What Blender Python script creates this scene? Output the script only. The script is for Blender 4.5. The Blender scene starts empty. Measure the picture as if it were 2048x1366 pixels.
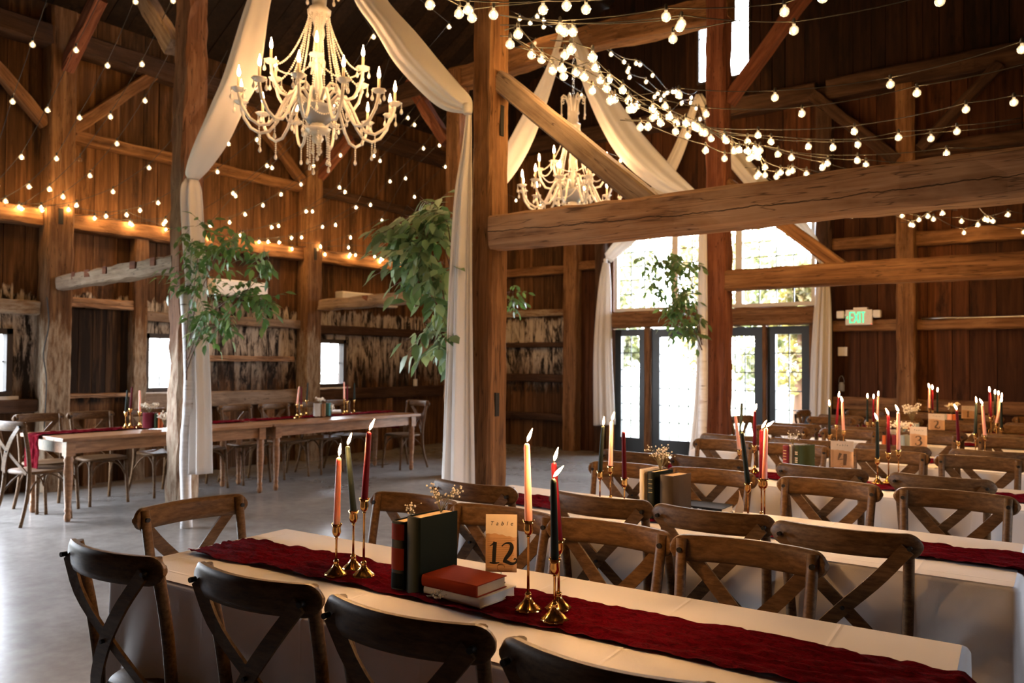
import bpy, bmesh, math, random
from mathutils import Vector, Matrix, Quaternion, noise as mnoise
R = random.Random(7)
PI = math.pi
SC = bpy.context.scene
COL = SC.collection

# ------------------------------------------------------------------ camera
EYE = Vector((0.0, 0.0, 1.45))
FPX = 1593.0                                   # focal length for a 2048 px wide frame (28 mm)
YAW, PITCH, ROLL = math.radians(36.6), math.radians(1.42), math.radians(0.42)
_f0 = Vector((-math.sin(YAW), math.cos(YAW), 0)); _r0 = Vector((math.cos(YAW), math.sin(YAW), 0)); _u0 = Vector((0, 0, 1))
_f = _f0 * math.cos(PITCH) + _u0 * math.sin(PITCH); _u = _u0 * math.cos(PITCH) - _f0 * math.sin(PITCH)
CR = _r0 * math.cos(ROLL) + _u * math.sin(ROLL); CU = _u * math.cos(ROLL) - _r0 * math.sin(ROLL); CF = _f
cam_d = bpy.data.cameras.new('camera'); cam_d.lens = 28.0; cam_d.sensor_width = 36.0
cam_d.clip_start = 0.05; cam_d.clip_end = 300
cam_d.dof.use_dof = True; cam_d.dof.focus_distance = 2.3; cam_d.dof.aperture_fstop = 5.0
cam = bpy.data.objects.new('camera', cam_d); COL.objects.link(cam)
cam.matrix_world = Matrix(((CR.x, CU.x, -CF.x, EYE.x), (CR.y, CU.y, -CF.y, EYE.y), (CR.z, CU.z, -CF.z, EYE.z), (0, 0, 0, 1)))
SC.camera = cam

# ------------------------------------------------------------------ world, daylight, exposure
SC.view_settings.view_transform = 'Standard'; SC.view_settings.look = 'None'
SC.view_settings.exposure = 0.86; SC.view_settings.gamma = 1.0; SC.view_settings.use_curve_mapping = False
SC.cycles.use_denoising = True
SC.cycles.sample_clamp_indirect = 4.0
SC.cycles.max_bounces = 6; SC.cycles.diffuse_bounces = 2; SC.cycles.glossy_bounces = 3
SC.cycles.transmission_bounces = 4; SC.cycles.transparent_max_bounces = 12
SC.cycles.caustics_reflective = False; SC.cycles.caustics_refractive = False
SC.cycles.use_light_tree = True
W = bpy.data.worlds.new('overcast_sky'); SC.world = W; W.use_nodes = True
bg = W.node_tree.nodes['Background']; bg.inputs[0].default_value = (0.84, 0.90, 1.0, 1); bg.inputs[1].default_value = 30.0
W.cycles.sampling_method = 'MANUAL'; W.cycles.sample_map_resolution = 256

def portal(name, loc, rot, sx, sy):            # guides the sampling of the sky through a real opening
    l = bpy.data.lights.new(name, 'AREA'); l.shape = 'RECTANGLE'; l.size = sx; l.size_y = sy
    l.cycles.is_portal = True
    o = bpy.data.objects.new(name, l); COL.objects.link(o); o.location = loc; o.rotation_euler = rot
# inward-facing portals in the openings (an area light shines along its local -Z)
portal('portal_barn_door', (-9.5, 1.75, 1.2), (PI/2, 0, -PI/2), 2.3, 2.4)
portal('portal_entrance', (-4.8, 11.3, 1.15), (-PI/2, 0, 0), 3.0, 2.2)
portal('portal_transom', (-4.7, 11.3, 2.85), (-PI/2, 0, 0), 3.0, 1.15)
portal('portal_side_window', (2.5, 4.3, 1.4), (PI/2, 0, PI/2), 0.8, 1.0)

# ------------------------------------------------------------------ pixel rays -> places in the barn
def ray(x, y): return CR * ((x - 1024) / FPX) - CU * ((y - 683) / FPX) + CF
def at_x(x, y, X): d = ray(x, y); return EYE + d * ((X - EYE.x) / d.x)
def at_y(x, y, Y): d = ray(x, y); return EYE + d * ((Y - EYE.y) / d.y)
def at_z(x, y, Z): d = ray(x, y); return EYE + d * ((Z - EYE.z) / d.z)
def at_plane(x, y, n, c):                       # n.p = c
    d = ray(x, y); return EYE + d * ((c - n.dot(EYE)) / n.dot(d))
def at_d(x, y, D): return EYE + ray(x, y) * D

# ------------------------------------------------------------------ materials
def new_mat(name):
    m = bpy.data.materials.new(name); m.use_nodes = True
    nt = m.node_tree; b = nt.nodes['Principled BSDF']; return m, nt, b
def N(nt, t, **kw):
    n = nt.nodes.new(t)
    for k, v in kw.items():
        if k.startswith('i_'):
            n.inputs[int(k[2:]) if k[2:].isdigit() else k[2:].replace('_', ' ')].default_value = v
        else: setattr(n, k, v)
    return n
def L(nt, a, b): nt.links.new(a, b)
def c4(c): return (c[0], c[1], c[2], 1.0)
def ramp(nt, fac, stops):
    r = N(nt, 'ShaderNodeValToRGB'); e = r.color_ramp.elements
    while len(e) < len(stops): e.new(0.5)
    for i, (p, c) in enumerate(stops): e[i].position = p; e[i].color = c4(c)
    L(nt, fac, r.inputs[0]); return r.outputs[0]
def mixc(nt, fac, a, b, mode='MIX'):
    m = N(nt, 'ShaderNodeMix', data_type='RGBA', blend_type=mode)
    for s, v in ((m.inputs[0], fac), (m.inputs[6], a), (m.inputs[7], b)):
        if isinstance(v, (int, float)): s.default_value = v
        elif isinstance(v, tuple): s.default_value = c4(v)
        else: L(nt, v, s)
    return m.outputs[2]
def mth(nt, op, a, b=None, c=None, clamp=False):
    m = N(nt, 'ShaderNodeMath', operation=op, use_clamp=clamp)
    for i, v in enumerate((a, b, c)):
        if v is None: continue
        if isinstance(v, (int, float)): m.inputs[i].default_value = v
        else: L(nt, v, m.inputs[i])
    return m.outputs[0]
def coords(nt, scale=(1, 1, 1), kind='Object'):
    t = N(nt, 'ShaderNodeTexCoord'); mp = N(nt, 'ShaderNodeMapping'); mp.inputs['Scale'].default_value = scale
    L(nt, t.outputs[kind], mp.inputs[0]); return mp.outputs[0]
def noise(nt, vec, scale, detail=4, rough=0.6, dist=0.0):
    n = N(nt, 'ShaderNodeTexNoise'); n.inputs['Scale'].default_value = scale; n.inputs['Detail'].default_value = detail
    n.inputs['Roughness'].default_value = rough; n.inputs['Distortion'].default_value = dist
    L(nt, vec, n.inputs['Vector']); return n.outputs['Fac']
def bump(nt, b, h, strength=0.3, dist=0.01):
    n = N(nt, 'ShaderNodeBump'); n.inputs['Strength'].default_value = strength; n.inputs['Distance'].default_value = dist
    L(nt, h, n.inputs['Height']); L(nt, n.outputs[0], b.inputs['Normal'])
def plain(name, col, rough=0.5, metal=0.0, **kw):
    m, nt, b = new_mat(name); b.inputs['Base Color'].default_value = c4(col)
    b.inputs['Roughness'].default_value = rough; b.inputs['Metallic'].default_value = metal
    for k, v in kw.items(): b.inputs[k.replace('_', ' ')].default_value = v
    v = coords(nt); n = noise(nt, v, 35, 2)
    c = mixc(nt, n, tuple(x * 0.9 for x in col), tuple(min(1, x * 1.08) for x in col)); L(nt, c, b.inputs['Base Color'])
    return m
def emit(name, col, strength, sampled=True):
    m = bpy.data.materials.new(name); m.use_nodes = True; nt = m.node_tree; nt.nodes.clear()
    e = N(nt, 'ShaderNodeEmission'); e.inputs[0].default_value = c4(col); e.inputs[1].default_value = strength
    o = N(nt, 'ShaderNodeOutputMaterial'); L(nt, e.outputs[0], o.inputs[0])
    if not sampled: m.cycles.emission_sampling = 'NONE'
    return m

def timber_mat(name, dark, mid, pale, worn=0.5, paint=None, paint_top=2.2, split=False):
    """rough timber, grain along local X; paint = whitewash left on the lower part (local X below paint_top)"""
    m, nt, b = new_mat(name)
    info = N(nt, 'ShaderNodeObjectInfo')
    v0 = coords(nt, (0.5, 9, 9)); add = N(nt, 'ShaderNodeVectorMath', operation='ADD'); L(nt, v0, add.inputs[0])
    off = N(nt, 'ShaderNodeVectorMath', operation='SCALE'); off.inputs[0].default_value = (37, 53, 19); L(nt, info.outputs['Random'], off.inputs['Scale'])
    L(nt, off.outputs[0], add.inputs[1]); v = add.outputs[0]
    g = noise(nt, v, 2.2, 6, 0.62, 0.4)
    col = ramp(nt, g, [(0.28, dark), (0.5, mid), (0.72, pale)])
    v2 = coords(nt, (1.2, 2.5, 2.5)); w = noise(nt, v2, 1.7, 5, 0.65)
    wm = ramp(nt, w, [(0.62 - 0.25 * worn, (0, 0, 0)), (0.8 - 0.2 * worn, (1, 1, 1))])
    col = mixc(nt, mth(nt, 'MULTIPLY', wm, 0.55), col, pale)
    crack = noise(nt, coords(nt, (0.35, 7, 7)), 3.0, 2, 0.5)
    cm = ramp(nt, mth(nt, 'ABSOLUTE', mth(nt, 'SUBTRACT', crack, 0.5)), [(0.0, (1, 1, 1)), (0.012, (0, 0, 0))])
    col = mixc(nt, mth(nt, 'MULTIPLY', cm, 0.8), col, tuple(x * 0.35 for x in dark))
    if split:                                   # one long drying crack wandering along the face, and knots
        t = N(nt, 'ShaderNodeTexCoord'); sp = N(nt, 'ShaderNodeSeparateXYZ'); L(nt, t.outputs['Object'], sp.inputs[0]); x = sp.outputs[0]
        wv = mth(nt, 'ADD', mth(nt, 'MULTIPLY', mth(nt, 'SINE', mth(nt, 'MULTIPLY', x, 0.9)), -0.025), mth(nt, 'MULTIPLY', mth(nt, 'SUBTRACT', noise(nt, coords(nt, (2.5, 0.1, 0.1)), 2.0, 4, 0.6), 0.5), 0.05))
        dd = mth(nt, 'ABSOLUTE', mth(nt, 'SUBTRACT', sp.outputs[2], wv))
        wd = mth(nt, 'MULTIPLY', noise(nt, coords(nt, (1.3, 0.1, 0.1)), 1.7, 3, 0.5), 0.006)
        col = mixc(nt, mth(nt, 'MULTIPLY', mth(nt, 'LESS_THAN', dd, wd), 0.85), col, tuple(q * 0.15 for q in dark))
        vo = N(nt, 'ShaderNodeTexVoronoi'); vo.inputs['Scale'].default_value = 1.0; L(nt, coords(nt, (1.6, 2.2, 6.0)), vo.inputs['Vector'])
        kn = ramp(nt, vo.outputs['Distance'], [(0.05, (1, 1, 1)), (0.17, (0, 0, 0))]); col = mixc(nt, mth(nt, 'MULTIPLY', kn, 0.8), col, tuple(q * 0.55 for q in dark))
    if paint:
        t = N(nt, 'ShaderNodeTexCoord'); sp = N(nt, 'ShaderNodeSeparateXYZ'); L(nt, t.outputs['Object'], sp.inputs[0])
        pn = noise(nt, coords(nt, (1.0, 6, 6)), 2.2, 5, 0.7)
        h = mth(nt, 'ADD', mth(nt, 'MULTIPLY', mth(nt, 'SUBTRACT', paint_top, sp.outputs[0]), 1.5), mth(nt, 'MULTIPLY', mth(nt, 'SUBTRACT', pn, 0.5), 2.4))
        pm = ramp(nt, h, [(0.1, (0, 0, 0)), (0.5, (1, 1, 1))])
        flake = ramp(nt, noise(nt, coords(nt, (1.6, 7, 7)), 4, 6, 0.7), [(0.38, (0.15, 0.15, 0.15)), (0.6, (1, 1, 1))])
        col = mixc(nt, mth(nt, 'MULTIPLY', pm, flake), col, paint)
    L(nt, col, b.inputs['Base Color']); b.inputs['Roughness'].default_value = 0.82
    b.inputs['Specular IOR Level'].default_value = 0.25
    bump(nt, b, g, 0.5, 0.012); return m

def board_mat(name, base_dark, base, base_pale, limewash=None, band=(1.0, 2.25), soot=0.0):
    """upright barn boards; every board has its own tone; limewash = faded white coat between two heights"""
    m, nt, b = new_mat(name)
    geo = N(nt, 'ShaderNodeNewGeometry'); rnd = geo.outputs['Random Per Island']
    v0 = coords(nt, (11, 11, 0.55)); add = N(nt, 'ShaderNodeVectorMath', operation='ADD'); L(nt, v0, add.inputs[0])
    off = N(nt, 'ShaderNodeVectorMath', operation='SCALE'); off.inputs[0].default_value = (71, 33, 17); L(nt, rnd, off.inputs['Scale'])
    L(nt, off.outputs[0], add.inputs[1]); v = add.outputs[0]
    g = noise(nt, v, 1.6, 7, 0.66, 0.5)
    col = ramp(nt, g, [(0.25, base_dark), (0.5, base), (0.75, base_pale)])
    tone = ramp(nt, rnd, [(0.0, (0.55, 0.5, 0.45)), (0.5, (0.95, 0.9, 0.85)), (1.0, (1.35, 1.25, 1.1))])
    col = mixc(nt, 1.0, col, tone, 'MULTIPLY')
    add2 = N(nt, 'ShaderNodeVectorMath', operation='ADD'); L(nt, coords(nt, (3.5, 3.5, 0.8)), add2.inputs[0]); L(nt, off.outputs[0], add2.inputs[1])
    st = noise(nt, add2.outputs[0], 1.3, 6, 0.7)
    stain = ramp(nt, st, [(0.34, (1, 1, 1)), (0.47, (0, 0, 0))])
    if limewash:
        t = N(nt, 'ShaderNodeTexCoord'); sp = N(nt, 'ShaderNodeSeparateXYZ'); L(nt, t.outputs['Object'], sp.inputs[0])
        z = sp.outputs[2]
        edge = mth(nt, 'MULTIPLY', mth(nt, 'SUBTRACT', st, 0.5), 0.9)
        up = ramp(nt, mth(nt, 'ADD', mth(nt, 'MULTIPLY', mth(nt, 'SUBTRACT', band[1], z), 2.0), edge), [(0.05, (0, 0, 0)), (0.12, (1, 1, 1))])
        lo = ramp(nt, mth(nt, 'ADD', mth(nt, 'SUBTRACT', z, band[0]), mth(nt, 'MULTIPLY', edge, 1.6)), [(0.2, (0, 0, 0)), (0.75, (1, 1, 1))])
        add3 = N(nt, 'ShaderNodeVectorMath', operation='ADD'); L(nt, coords(nt, (5, 5, 1.3)), add3.inputs[0]); L(nt, off.outputs[0], add3.inputs[1])
        fl = ramp(nt, noise(nt, add3.outputs[0], 1.7, 8, 0.72, 0.6), [(0.44, (0, 0, 0)), (0.54, (1, 1, 1))])
        lw = mth(nt, 'MULTIPLY', mth(nt, 'MULTIPLY', up, lo), mth(nt, 'MULTIPLY', fl, 0.9))
        dk = mth(nt, 'MULTIPLY', mth(nt, 'MULTIPLY', up, mth(nt, 'SUBTRACT', 1.0, fl)), soot)
        zin = ramp(nt, z, [(0.0, (0, 0, 0)), (0.9, (0, 0, 0)), (0.95, (1, 1, 1))])
        col = mixc(nt, mth(nt, 'MULTIPLY', dk, zin), col, (0.012, 0.009, 0.007))
        col = mixc(nt, lw, col, limewash)
    col = mixc(nt, mth(nt, 'MULTIPLY', stain, 0.75), col, tuple(x * 0.3 for x in base_dark))
    L(nt, col, b.inputs['Base Color']); b.inputs['Roughness'].default_value = 0.85
    b.inputs['Specular IOR Level'].default_value = 0.2
    bump(nt, b, g, 0.45, 0.01); return m

M = {}
M['boards_left'] = board_mat('limewashed_boards', (0.024, 0.011, 0.0045), (0.085, 0.040, 0.016), (0.20, 0.105, 0.048), (0.50, 0.42, 0.33), (0.85, 2.22), 0.95)
M['boards'] = board_mat('brown_boards', (0.018, 0.007, 0.003), (0.064, 0.023, 0.009), (0.125, 0.050, 0.021))
M['boards_gable'] = board_mat('shade_darkened_boards', (0.008, 0.004, 0.002), (0.022, 0.009, 0.005), (0.045, 0.02, 0.010))  # brown boards darkened in colour to stand in for shade under the roof
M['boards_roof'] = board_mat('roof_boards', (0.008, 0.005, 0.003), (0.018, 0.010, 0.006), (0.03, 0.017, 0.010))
M['timber'] = timber_mat('old_timber', (0.058, 0.024, 0.009), (0.155, 0.070, 0.026), (0.29, 0.155, 0.07), 0.35)
M['timber_red'] = timber_mat('reddish_timber', (0.060, 0.018, 0.009), (0.140, 0.045, 0.022), (0.23, 0.09, 0.046), 0.25)
M['timber_pale'] = timber_mat('weathered_timber', (0.11, 0.052, 0.023), (0.29, 0.155, 0.079), (0.44, 0.275, 0.165), 0.6, split=True)
M['timber_gray'] = timber_mat('gray_timber', (0.09, 0.055, 0.035), (0.20, 0.135, 0.09), (0.33, 0.245, 0.18), 0.7)
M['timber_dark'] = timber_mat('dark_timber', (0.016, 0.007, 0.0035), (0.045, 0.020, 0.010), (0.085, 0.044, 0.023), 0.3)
M['timber_lime'] = timber_mat('limewashed_timber', (0.05, 0.021, 0.008), (0.13, 0.060, 0.023), (0.25, 0.14, 0.063), 0.35, (0.34, 0.265, 0.185), 2.0)
M['timber_bark'] = timber_mat('barky_timber', (0.075, 0.030, 0.014), (0.165, 0.072, 0.034), (0.27, 0.145, 0.08), 0.5, (0.40, 0.31, 0.22), 1.7)

def chair_wood():
    m, nt, b = new_mat('chair_wood')
    g = noise(nt, coords(nt, (5, 26, 26)), 3, 6, 0.65, 0.3)
    col = ramp(nt, g, [(0.3, (0.046, 0.022, 0.008)), (0.52, (0.098, 0.050, 0.019)), (0.75, (0.158, 0.088, 0.038))])
    L(nt, col, b.inputs['Base Color']); b.inputs['Roughness'].default_value = 0.5; b.inputs['Specular IOR Level'].default_value = 0.18; bump(nt, b, g, 0.15, 0.003); return m
M['chair'] = chair_wood()
def farm_wood():
    m, nt, b = new_mat('farm_table_wood')
    g = noise(nt, coords(nt, (20, 2, 14)), 2.5, 6, 0.6, 0.3)
    col = ramp(nt, g, [(0.3, (0.13, 0.055, 0.022)), (0.55, (0.24, 0.115, 0.05)), (0.8, (0.34, 0.18, 0.09))])
    L(nt, col, b.inputs['Base Color']); b.inputs['Specular IOR Level'].default_value = 0.3; b.inputs['Roughness'].default_value = 0.34; bump(nt, b, g, 0.1, 0.003); return m
M['farm'] = farm_wood()
def concrete():
    m, nt, b = new_mat('polished_concrete')
    v = coords(nt); a = noise(nt, v, 0.9, 5, 0.6); f = noise(nt, v, 11, 4, 0.65); g = noise(nt, v, 2.3, 3, 0.5)
    col = ramp(nt, a, [(0.3, (0.12, 0.113, 0.107)), (0.5, (0.21, 0.2, 0.19)), (0.7, (0.31, 0.3, 0.29))])
    col = mixc(nt, 0.3, col, ramp(nt, f, [(0.3, (0.13, 0.122, 0.115)), (0.7, (0.33, 0.318, 0.305))]))
    L(nt, col, b.inputs['Base Color']); b.inputs['Specular IOR Level'].default_value = 0.6
    b.inputs['Roughness'].default_value = 0.27; return m
M['floor'] = concrete()
def cloth(name, col, rough=0.85, transl=0.0, crease=None, weave=260, crinkle=0.0, spec=0.15):
    m, nt, b = new_mat(name)
    v = coords(nt); n = noise(nt, v, weave, 2, 0.5); h = mth(nt, 'MULTIPLY', n, 0.15)
    big = noise(nt, v, 5, 3, 0.5)
    h = mth(nt, 'ADD', h, mth(nt, 'MULTIPLY', big, 0.6))
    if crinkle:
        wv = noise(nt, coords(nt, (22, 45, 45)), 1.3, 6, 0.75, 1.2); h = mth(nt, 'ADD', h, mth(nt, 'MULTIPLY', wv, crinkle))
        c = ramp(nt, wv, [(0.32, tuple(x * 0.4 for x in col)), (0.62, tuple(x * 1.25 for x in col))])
    else:
        c = mixc(nt, big, tuple(x * 0.93 for x in col), col)
    if crease:
        sp = N(nt, 'ShaderNodeSeparateXYZ'); L(nt, v, sp.inputs[0])
        for ax, step in crease:
            fr = mth(nt, 'ABSOLUTE', mth(nt, 'SUBTRACT', mth(nt, 'FRACT', mth(nt, 'ADD', mth(nt, 'DIVIDE', sp.outputs[ax], step), 0.25)), 0.5))
            ln = ramp(nt, fr, [(0.0, (1, 1, 1)), (0.018, (0, 0, 0))]); h = mth(nt, 'ADD', h, mth(nt, 'MULTIPLY', ln, 0.55))
    L(nt, c, b.inputs['Base Color']); b.inputs['Roughness'].default_value = rough; b.inputs['Specular IOR Level'].default_value = spec
    b.inputs['Sheen Weight'].default_value = 0.0
    bump(nt, b, h, 0.8 if crinkle else 0.35, 0.010 if crinkle else 0.006)
    if transl:
        tr = N(nt, 'ShaderNodeBsdfTranslucent'); L(nt, c, tr.inputs[0]); mx = N(nt, 'ShaderNodeMixShader'); mx.inputs[0].default_value = transl
        o = nt.nodes['Material Output']; L(nt, b.outputs[0], mx.inputs[1]); L(nt, tr.outputs[0], mx.inputs[2]); L(nt, mx.outputs[0], o.inputs[0])
    return m
M['linen'] = cloth('white_linen', (0.78, 0.75, 0.74), crease=((0, 0.42), (1, 0.40)))
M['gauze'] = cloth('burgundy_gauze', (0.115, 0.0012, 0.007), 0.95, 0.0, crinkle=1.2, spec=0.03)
M['drape'] = cloth('ivory_drape', (0.95, 0.91, 0.87), 0.85, 0.42, weave=200)
M['brass'] = plain('polished_brass', (0.83, 0.50, 0.17), 0.16, 1.0)
M['steel'] = plain('brushed_steel', (0.55, 0.55, 0.54), 0.35, 0.9)
M['iron'] = plain('black_iron', (0.015, 0.014, 0.014), 0.45, 0.6)
M['black_paint'] = plain('black_door_paint', (0.010, 0.013, 0.013), 0.4)
M['white_paint'] = plain('white_paint', (0.78, 0.75, 0.71), 0.5)
M['white_plastic'] = plain('white_plastic', (0.76, 0.73, 0.68), 0.4)
M['dark_wood'] = plain('dark_window_wood', (0.035, 0.022, 0.014), 0.7)
M['lead'] = plain('lead_came', (0.05, 0.05, 0.055), 0.5)
M['cable'] = plain('black_cable', (0.012, 0.011, 0.010), 0.6)
M['wax_blush'] = plain('blush_wax', (0.88, 0.42, 0.30), 0.45, Subsurface_Weight=0.25)
M['wax_green'] = plain('dark_green_wax', (0.016, 0.023, 0.018), 0.55, Specular_IOR_Level=0.08)
M['wax_burgundy'] = plain('burgundy_wax', (0.085, 0.003, 0.008), 0.55, Specular_IOR_Level=0.08)
M['wick'] = plain('burnt_wick', (0.01, 0.008, 0.006), 0.9)
M['flame'] = emit('candle_flame', (1.0, 0.52, 0.19), 850.0)
M['chandelier_flame'] = emit('chandelier_bulb_glow', (1.0, 0.54, 0.23), 175.0)
M['filament'] = emit('bulb_filament', (1.0, 0.55, 0.19), 290.0)
M['exit_green'] = emit('exit_letter_glow', (0.05, 1.0, 0.35), 1.1)
M['exit_red'] = emit('indicator_red', (1.0, 0.05, 0.05), 1.2)
def bulb_glass(name, glow):
    m = bpy.data.materials.new(name); m.use_nodes = True; nt = m.node_tree; nt.nodes.clear()
    t = N(nt, 'ShaderNodeBsdfTransparent'); e = N(nt, 'ShaderNodeEmission'); e.inputs[0].default_value = (1.0, 0.66, 0.34, 1); e.inputs[1].default_value = glow
    g = N(nt, 'ShaderNodeBsdfGlossy'); g.inputs['Roughness'].default_value = 0.05
    fr = N(nt, 'ShaderNodeFresnel'); fr.inputs[0].default_value = 1.3
    mx = N(nt, 'ShaderNodeMixShader'); L(nt, fr.outputs[0], mx.inputs[0]); L(nt, t.outputs[0], mx.inputs[1]); L(nt, g.outputs[0], mx.inputs[2])
    a = N(nt, 'ShaderNodeAddShader'); L(nt, mx.outputs[0], a.inputs[0]); L(nt, e.outputs[0], a.inputs[1])
    o = N(nt, 'ShaderNodeOutputMaterial'); L(nt, a.outputs[0], o.inputs[0]); m.cycles.emission_sampling = 'NONE'; return m
M['bulb_glass'] = bulb_glass('lit_bulb_glass', 0.6)
M['bulb_dead'] = bulb_glass('unlit_bulb_glass', 0.0)
def window_glass():
    m = bpy.data.materials.new('window_glass'); m.use_nodes = True; nt = m.node_tree; nt.nodes.clear()
    t = N(nt, 'ShaderNodeBsdfTransparent'); g = N(nt, 'ShaderNodeBsdfGlossy'); g.inputs['Roughness'].default_value = 0.02
    fr = N(nt, 'ShaderNodeFresnel'); fr.inputs[0].default_value = 1.4
    mx = N(nt, 'ShaderNodeMixShader'); L(nt, fr.outputs[0], mx.inputs[0]); L(nt, t.outputs[0], mx.inputs[1]); L(nt, g.outputs[0], mx.inputs[2])
    o = N(nt, 'ShaderNodeOutputMaterial'); L(nt, mx.outputs[0], o.inputs[0]); return m
M['glass'] = window_glass()
def crystal():
    m, nt, b = new_mat('cut_crystal')
    b.inputs['Base Color'].default_value = (0.97, 0.91, 0.82, 1); b.inputs['Roughness'].default_value = 0.15
    b.inputs['Transmission Weight'].default_value = 0.12; b.inputs['IOR'].default_value = 1.5; b.inputs['Specular IOR Level'].default_value = 0.8; return m
M['crystal'] = crystal()
M['crystal_blue'] = plain('smoky_crystal', (0.42, 0.45, 0.52), 0.12, 0.0, Transmission_Weight=0.3, Specular_IOR_Level=0.9)
M['chrome'] = plain('chrome_chain', (0.7, 0.68, 0.66), 0.2, 1.0)
def leaf_mat(name, a, b_, c):
    m, nt, b = new_mat(name); geo = N(nt, 'ShaderNodeNewGeometry')
    col = ramp(nt, geo.outputs['Random Per Island'], [(0.0, a), (0.5, b_), (1.0, c)])
    L(nt, col, b.inputs['Base Color']); b.inputs['Roughness'].default_value = 0.42
    tr = N(nt, 'ShaderNodeBsdfTranslucent'); L(nt, mixc(nt, 1.0, col, (2.2, 2.2, 1.0), 'MULTIPLY'), tr.inputs[0]); mx = N(nt, 'ShaderNodeMixShader'); mx.inputs[0].default_value = 0.28
    o = nt.nodes['Material Output']; L(nt, b.outputs[0], mx.inputs[1]); L(nt, tr.outputs[0], mx.inputs[2]); L(nt, mx.outputs[0], o.inputs[0]); return m
M['leaf'] = leaf_mat('green_leaf', (0.05, 0.105, 0.045), (0.075, 0.145, 0.065), (0.12, 0.175, 0.075))
M['leaf_pale'] = leaf_mat('silvery_leaf', (0.07, 0.14, 0.08), (0.14, 0.225, 0.145), (0.28, 0.36, 0.26))
M['autumn'] = leaf_mat('autumn_foliage', (0.12, 0.11, 0.06), (0.15, 0.125, 0.06), (0.18, 0.12, 0.05))
M['autumn_green'] = leaf_mat('meadow_foliage', (0.09, 0.105, 0.06), (0.115, 0.12, 0.075), (0.14, 0.125, 0.075))
M['twig'] = plain('brown_twig', (0.12, 0.055, 0.03), 0.7)
def birch():
    m, nt, b = new_mat('birch_bark')
    n1 = noise(nt, coords(nt, (3, 3, 22)), 1.6, 5, 0.6); n2 = noise(nt, coords(nt, (2, 2, 2.2)), 1.5, 3, 0.5)
    col = ramp(nt, n1, [(0.30, (0.05, 0.04, 0.035)), (0.36, (0.74, 0.72, 0.71)), (0.7, (0.9, 0.89, 0.9))])
    col = mixc(nt, ramp(nt, n2, [(0.58, (0, 0, 0)), (0.68, (1, 1, 1))]), col, (0.42, 0.24, 0.13)); L(nt, col, b.inputs['Base Color']); b.inputs['Roughness'].default_value = 0.7
    bump(nt, b, n1, 0.3, 0.01); return m
M['birch'] = birch()
def grass_mat():
    m, nt, b = new_mat('lawn_grass'); v = coords(nt); n = noise(nt, v, 1.2, 6, 0.7)
    col = ramp(nt, n, [(0.3, (0.06, 0.075, 0.04)), (0.6, (0.09, 0.10, 0.06)), (0.8, (0.12, 0.11, 0.07))]); L(nt, col, b.inputs['Base Color']); b.inputs['Roughness'].default_value = 0.9; return m
M['lawn'] = grass_mat()
def book_mat(name, col, rough=0.6):
    m, nt, b = new_mat(name); n = noise(nt, coords(nt), 90, 4, 0.7); w = noise(nt, coords(nt), 9, 4, 0.6)
    c = mixc(nt, w, tuple(x * 0.7 for x in col), tuple(min(1, x * 1.15) for x in col)); L(nt, c, b.inputs['Base Color']); b.inputs['Roughness'].default_value = rough; b.inputs['Specular IOR Level'].default_value = 0.05; bump(nt, b, n, 0.15, 0.002); return m
for k, c in dict(book_black=(0.008, 0.009, 0.010), book_green=(0.006, 0.010, 0.008), book_red=(0.26, 0.035, 0.014), book_maroon=(0.15, 0.02, 0.03), book_cream=(0.62, 0.52, 0.38), book_leaf=(0.03, 0.045, 0.024), book_taupe=(0.06, 0.042, 0.028), book_gray=(0.42, 0.42, 0.42), book_pink=(0.65, 0.35, 0.3), book_orange=(0.42, 0.10, 0.03), book_blue=(0.25, 0.30, 0.33), book_white=(0.72, 0.68, 0.60), book_teal=(0.05, 0.14, 0.14), book_brown=(0.2, 0.1, 0.05)).items():
    M[k] = book_mat(k, c)
M['pages'] = book_mat('book_pages', (0.60, 0.45, 0.28), 0.85)
M['gilt'] = plain('gilt_lettering', (0.7, 0.5, 0.2), 0.4, 0.6)
M['card'] = plain('kraft_card', (0.62, 0.36, 0.17), 0.7)
M['card_top'] = plain('cream_card', (0.72, 0.58, 0.42), 0.7)
M['ink'] = plain('black_ink', (0.006, 0.006, 0.006), 0.6)
M['script'] = plain('faded_script', (0.42, 0.22, 0.09), 0.8)
M['bloom'] = plain('gypsophila_bloom', (0.80, 0.72, 0.58), 0.8)
M['stem'] = plain('dry_stem', (0.20, 0.17, 0.08), 0.8)
M['acrylic'] = window_glass(); M['acrylic'].name = 'clear_acrylic'

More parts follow.
